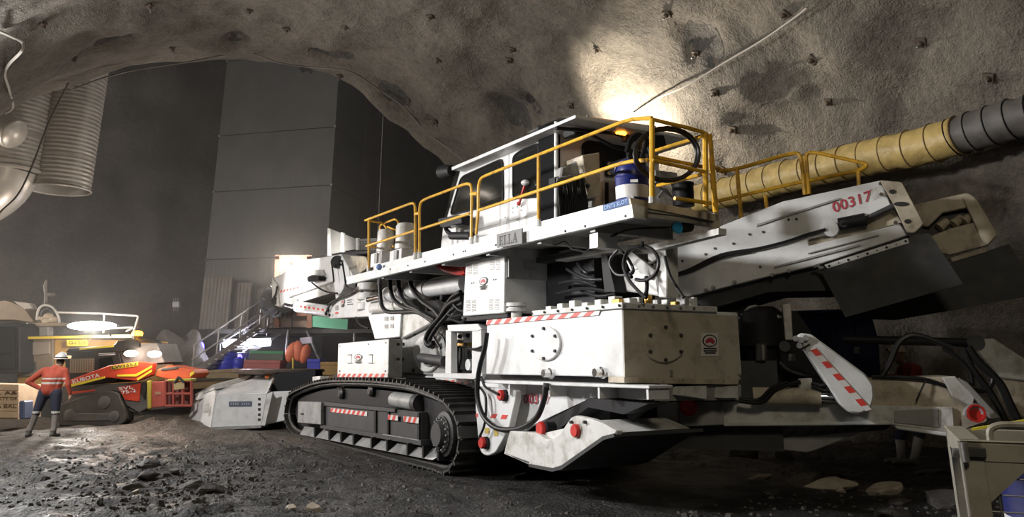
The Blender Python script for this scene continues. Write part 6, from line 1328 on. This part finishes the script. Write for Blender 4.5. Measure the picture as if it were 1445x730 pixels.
# second worker behind the tail boom: only gumboots and a little of the body show
g2 = G(1284, 657); b2 = Vector((g2.x, g2.y, 0)); k = 1.0
GUM = mat('pale_gumboots', (.22, .205, .19), .55, var=.15); SH2 = mat('red_work_shirt', (.34, .05, .03), .85); NV2 = mat('dark_blue_trousers', (.008, .011, .03), .85)
caps = [((-.10, .05, .08), (-.08, .05, .42), .062, .078, 'boot'), ((-.10, .05, .06), (-.34, .05, .05), .06, .048, 'boot'), ((.02, -.12, .09), (.16, -.10, .44), .064, .08, 'boot'), ((.02, -.12, .06), (-.30, -.14, .05), .062, .048, 'boot'),
        ((-.08, .05, .42), (.18, .06, .92), .085, .12, 'pants'), ((.16, -.1, .44), (.26, -.08, .92), .085, .12, 'pants'), ((.22, -.1, .95), (.22, .1, .95), .14, .14, 'pants'), ((.22, 0, 1.05), (.22, 0, 1.30), .17, .18, 'shirt'), ((.20, -.2, 1.46), (.20, .2, 1.46), .1, .1, 'shirt'), ((.22, 0, 1.3), (.18, 0, 1.45), .17, .13, 'shirt'),
        ((.2, -.24, 1.46), (.05, -.30, 1.22), .08, .062, 'shirt'), ((.05, -.3, 1.22), (-.17, -.25, 1.36), .06, .045, 'shirt'), ((.2, .24, 1.46), (.02, .28, 1.22), .08, .062, 'shirt'), ((.02, .28, 1.22), (-.2, .2, 1.30), .06, .045, 'shirt'),
        ((.14, 0, 1.5), (.08, 0, 1.6), .06, .058, 'skin'), ((.04, 0, 1.64), (.03, 0, 1.74), .085, .095, 'skin'), ((-.075, 0, 1.66), (-.09, 0, 1.65), .014, .016, 'skin')]
caps += hand((-.19, -.245, 1.37), (-1, .1, .3), (0, .3, -1), 1) + hand((-.22, .195, 1.31), (-1, -.1, .3), (0, -.3, -1), -1)
caps = [(Vector(p) + b2, Vector(q) + b2, a, b, tg) for p, q, a, b, tg in caps]
P2 = figure('person', b2, caps, [SH2, NV2, SKIN, GUM], lambda c, tg: {'shirt': 0, 'pants': 1, 'skin': 2, 'boot': 3}[tg], 'worker in pale gumboots half hidden behind the tail of the machine')
hc = b2 + Vector((.03, 0, 1.745)); MB().lathe(hc, Z*.14, [(0, .135), (.12, .13), (.45, .12), (.8, .075), (1, .01)], 20).build('helmet', mat('tan_helmet', (.45, .38, .28), .45), P2, smooth=True); MB().lathe(hc - Z*.004, Z*.016, [(0, .155), (1, .14)], 20).build('helmet_brim', MATS['tan_helmet'], P2, smooth=True)
MB().cyl(hc + Vector((-.12, -.02, .03)), hc + Vector((-.18, -.03, .03)), .035, .03, 10).build('head_lamp', CHROME, P2)
# ================================================================== blue skip behind the conveyor
SKF = Fr(tuple(TL.at(1.6, 3.6, 0))[:2], math.radians(-80))
sk = thing('skip_bin', SKF.at(0, .7, 0), 'dark blue steel skip standing against the wall under the conveyor', 'skip'); NVS = mat('skip_blue', (.012, .028, .10), .45, var=.2, vs=2)
MB().S(SKF, 0, [(1112, 442), (1228, 438), (1240, 480), (1246, 575), (1112, 580)], 1.2).build('hull', NVS, sk, bev=.02)
for u in (1135, 1160, 1185, 1210): PS('rib', -.05, [(u - 2, 446), (u + 2, 446), (u + 2, 570), (u - 2, 570)], .06, NVS, sk, 0, SKF)
PS('rim', -.06, [(1110, 439), (1229, 435), (1230, 441), (1110, 445)], 1.3, NVS, sk, .01, SKF)
PS('latch_plate', -.08, [(1205, 490), (1213, 490), (1213, 500), (1205, 500)], .05, STEEL, sk, .01, SKF)
# ================================================================== near stillage with blue drum
SF = mat('stillage_steel', (.40, .38, .32), .5, .15, var=.12, vs=6, dirt=(.15, .12, .08), dirt_amt=.5, ds=5)
SF_ = Fr((lambda p: (p.x, p.y))(D(1357, 650, 4.2)), math.radians(24)); zt = D(1380, 624, 4.2).z; LX, DP = 1.25, .95
sw_ = thing('stillage', SF_.at(-DP/2, LX/2, gh(SF_.o.x, SF_.o.y)), 'beige steel stillage cage at the lower right corner', 'stillage')
def SB(name, xa, xb, ya, yb, za, zb, m=SF, bev=.006): return MB().box(SF_, -yb, -ya, xa, xb, za, zb).build(name, m, sw_, bev=bev)
V3 = lambda x, y, z: SF_.at(-y, x, z)
for X_, sx in ((0, 1), (LX, -1)):
    for Y_, sy in ((0, 1), (DP, -1)):
        xa, xb = sorted((X_, X_ + sx*.10)); ya, yb = sorted((Y_, Y_ + sy*.012)); SB('post', xa, xb, ya, yb, .0, zt); xa, xb = sorted((X_, X_ + sx*.012)); ya, yb = sorted((Y_, Y_ + sy*.12)); SB('post_flange', xa, xb, ya, yb, .0, zt)
SB('top_rail', 0, LX, 0, .02, zt - .09, zt); SB('top_rail', 0, LX, DP - .02, DP, zt - .09, zt); SB('side_rail', 0, .02, 0, DP, zt - .09, zt); SB('side_rail', LX - .02, LX, 0, DP, zt - .09, zt)
SB('rail_cap', -.005, .10, 0, DP, zt, zt + .012); SB('rail_cap', 0, LX, -.005, .03, zt, zt + .012); SB('bottom_frame', 0, LX, 0, DP, .05, .12)
MB().prism([V3(.1, .004, zt - .09), V3(.30, .004, zt - .09), V3(.1, .004, zt - .27)], -SF_.A*.01).build('gusset', SF, sw_)
for i in range(9): MB().tube([V3(.14 + i*.12, .02, .1), V3(.14 + i*.12, .02, zt - .08)], .004, 5).build('mesh_wire', STEEL, sw_)
for i in range(14): MB().tube([V3(.05, .025, .15 + i*.075), V3(LX - .05, .025, .15 + i*.075)], .004, 5).build('mesh_wire', STEEL, sw_)
MB().tube(fillet([V3(.14, .02, zt - .02), V3(.14, .02, zt + .085), V3(.5, .02, zt + .085), V3(.5, .02, zt - .02)], .09, 6), .017, 8).build('lifting_loop', SF, sw_, smooth=True)
MB().cyl(V3(.02, -.02, zt - .09), V3(.02, -.02, zt), .016, .016, 12).build('hinge_pin', STEEL, sw_, smooth=True)
SB('latch', .03, .11, -.02, -.004, zt - .07, zt - .02, DGREY); MB().cyl(V3(-.03, .1, zt - .06), V3(.02, .1, zt - .06), .022, .022, 10).build('side_bolt', STEEL, sw_)
c = V3(.55, .42, .13); r = .36; h = .93; t = thing('blue_drum', c, 'blue drum with white lettered band inside the near stillage', 'drum'); MB().lathe(c, Z*h, [(0, r*.95), (.03, r), (.3, r), (.33, r*1.02), (.36, r), (.64, r), (.67, r*1.02), (.7, r), (.97, r), (1, r*.9), (1, .02)], 36).build('shell', NAVY, t, smooth=True)
MB().lathe(c + Z*.45, Z*.26, [(0, r*1.004), (1, r*1.004)], 36, caps=False).build('white_band', WHINK, t, smooth=True)
mb = MB(); vs, fs = text_geo('DA', .02); dd = SF_.A*1.0 - SF_.B*.3; an0 = math.atan2(dd.y, dd.x)
mb.add([c + Vector((math.cos(an0 + (x - .35)*.55), math.sin(an0 + (x - .35)*.55), 0))*r*1.012 + Z*(.50 + .16*y) for x, y in vs], fs); mb.build('lettering', NAVY, t, normals=False)
STRAP = mat('yellow_webbing', (.72, .62, .05), .6)
mb = MB(); mb.bar(V3(.10, .45, zt + .03), V3(.7, .35, zt + .16), .05, .012); tag(mb.build('strap', STRAP), 'bright yellow webbing strap lying across the near stillage', 'strap')
# ================================================================== stones
STN = mat('pale_broken_stone', (.50, .44, .36), .8, var=.25, vs=6, bump=.4, bs=14); STD = mat('dark_broken_stone', (.075, .07, .065), .7, var=.25, vs=6, bump=.4, bs=14)
def stone_mesh(seed, sx, sy, sz, rot=0.0, tilt=0.0):
    random.seed(seed); bm = bmesh.new(); bmesh.ops.create_icosphere(bm, subdivisions=3, radius=1.0); cuts = [Vector((random.uniform(-1, 1), random.uniform(-1, 1), random.uniform(-.6, 1))).normalized() for _ in range(9)]; ds = [random.uniform(.45, .8) for _ in cuts]
    R_ = Matrix.Rotation(rot, 3, 'Z') @ Matrix.Rotation(tilt, 3, 'Y')
    for v in bm.verts:
        p = v.co.copy()
        for n, d in zip(cuts, ds):
            e = p.dot(n) - d
            if e > 0: p -= n*e
        p *= 1 + .07*noise.fractal(p*2 + Vector((seed, 0, 0)), 1, 2, 3); v.co = R_ @ Vector((p.x*sx, p.y*sy, p.z*sz))
    vs = [v.co.copy() for v in bm.verts]; fs = [tuple(v.index for v in f.verts) for f in bm.faces]; bm.free(); return vs, fs
stones = [(1046, 642, .30, .3, .30, STD, 0, 'dark glossy boulder in shadow under the tail boom'), (1110, 648, .20, .2, .16, STN, .2, 'pale angular block beside the skid plate'), (1145, 678, .55, .3, .14, STD, .1, 'long flat grey slab lying under the skid plate'), (1168, 684, .45, .18, .10, STN, .2, 'long pale flake leaning on the flat slab'), (1240, 692, .30, .2, .13, STN, .3, 'pale tan broken slab in front of the gumboots'), (1338, 706, .45, .35, .14, STD, 0, 'big grey slab beside the stillage'),
          (1188, 691, .08, .08, .05, STN, 0, 'small white stone between the slabs'), (1070, 672, .30, .15, .07, STN, .1, 'thin pale flake left of the long slab'), (1312, 668, .30, .25, .10, STD, 0, 'dark slab at the heel of the gumboots'), (1255, 722, .32, .25, .08, STD, 0, 'low dark slab at the bottom edge of the picture'), (1088, 694, .16, .12, .06, STD, 0, 'small dark stone below the pale flake'),
          (205, 667, .22, .18, .10, STD, 0, 'grey stone upper left of the muddy foreground'), (190, 687, .18, .14, .09, STD, 0, 'grey stone at the left of the foreground cluster'), (270, 690, .20, .16, .11, STD, 0, 'rounded grey stone in the middle foreground'), (298, 697, .22, .18, .12, STD, 0, 'rounded grey stone right of its middle twin'), (206, 676, .2, .14, .07, STD, 0, 'flat grey stone in the middle of the cluster'), (245, 671, .12, .1, .06, STD, 0, 'small grey stone between two larger ones'), (195, 693, .08, .07, .05, STN, 0, 'small pale pebble at the lower left'), (440, 722, .12, .1, .08, STN, 0, 'pale crumbled stone at the bottom left of centre'), (412, 726, .07, .07, .05, STN, 0, 'tiny pale pebble at the bottom edge'), (95, 642, .12, .1, .06, STD, 0, 'small stone near the worker in the mud'),
          (1270, 703, .2, .15, .05, STD, 0, 'flat dark stone below the tan slab')]
for i, (u, v, sx, sy, sz, m_, tl_, lab) in enumerate(stones):
    p = G(u, v); p.z = gh(p.x, p.y) + sz*.25; k = 1.0; vs, fs = stone_mesh(i + 3, sx, sy, sz, random.uniform(-.5, .5), -tl_); mb = MB(); mb.add([q + p for q in vs], fs); tag(mb.build('stone', m_, None, smooth=False), lab, 'stone', 'loose stones on the floor')
# fine rubble nobody could count
random.seed(21); mb = MB()
for i in range(2600):
    if i < 1500: u, v = random.uniform(0, 1445), 612 + 118*random.random()**.8
    else: u, v = random.gauss(230, 110), random.gauss(672, 26)
    if v < 609 or v > 745: continue
    p = G(u, v); q = M.loc(p)
    if p.y > 19 or (-9 < q[0] < 3.5 and -.2 < q[1] < 4): continue
    s_ = random.uniform(.012, .04)*(1.8 if random.random() < .08 else 1); z = gh(p.x, p.y); a = random.uniform(0, 3); e = [Vector((math.cos(a + t)*s_*random.uniform(.7, 1.3), math.sin(a + t)*s_*random.uniform(.7, 1.3), 0)) for t in (0, 1.57, 3.14, 4.71)]
    b = Vector((p.x, p.y, z - .01)); mb.add([b + x for x in e] + [b + x*.6 + Z*s_*random.uniform(.5, 1.0) for x in e], [(0, 1, 5, 4), (1, 2, 6, 5), (2, 3, 7, 6), (3, 0, 4, 7), (4, 5, 6, 7)])
o = mb.build('rubble', STD, None, normals=True); tag(o, 'fine dark rubble strewn over the muddy floor', 'rubble', kind='stuff')
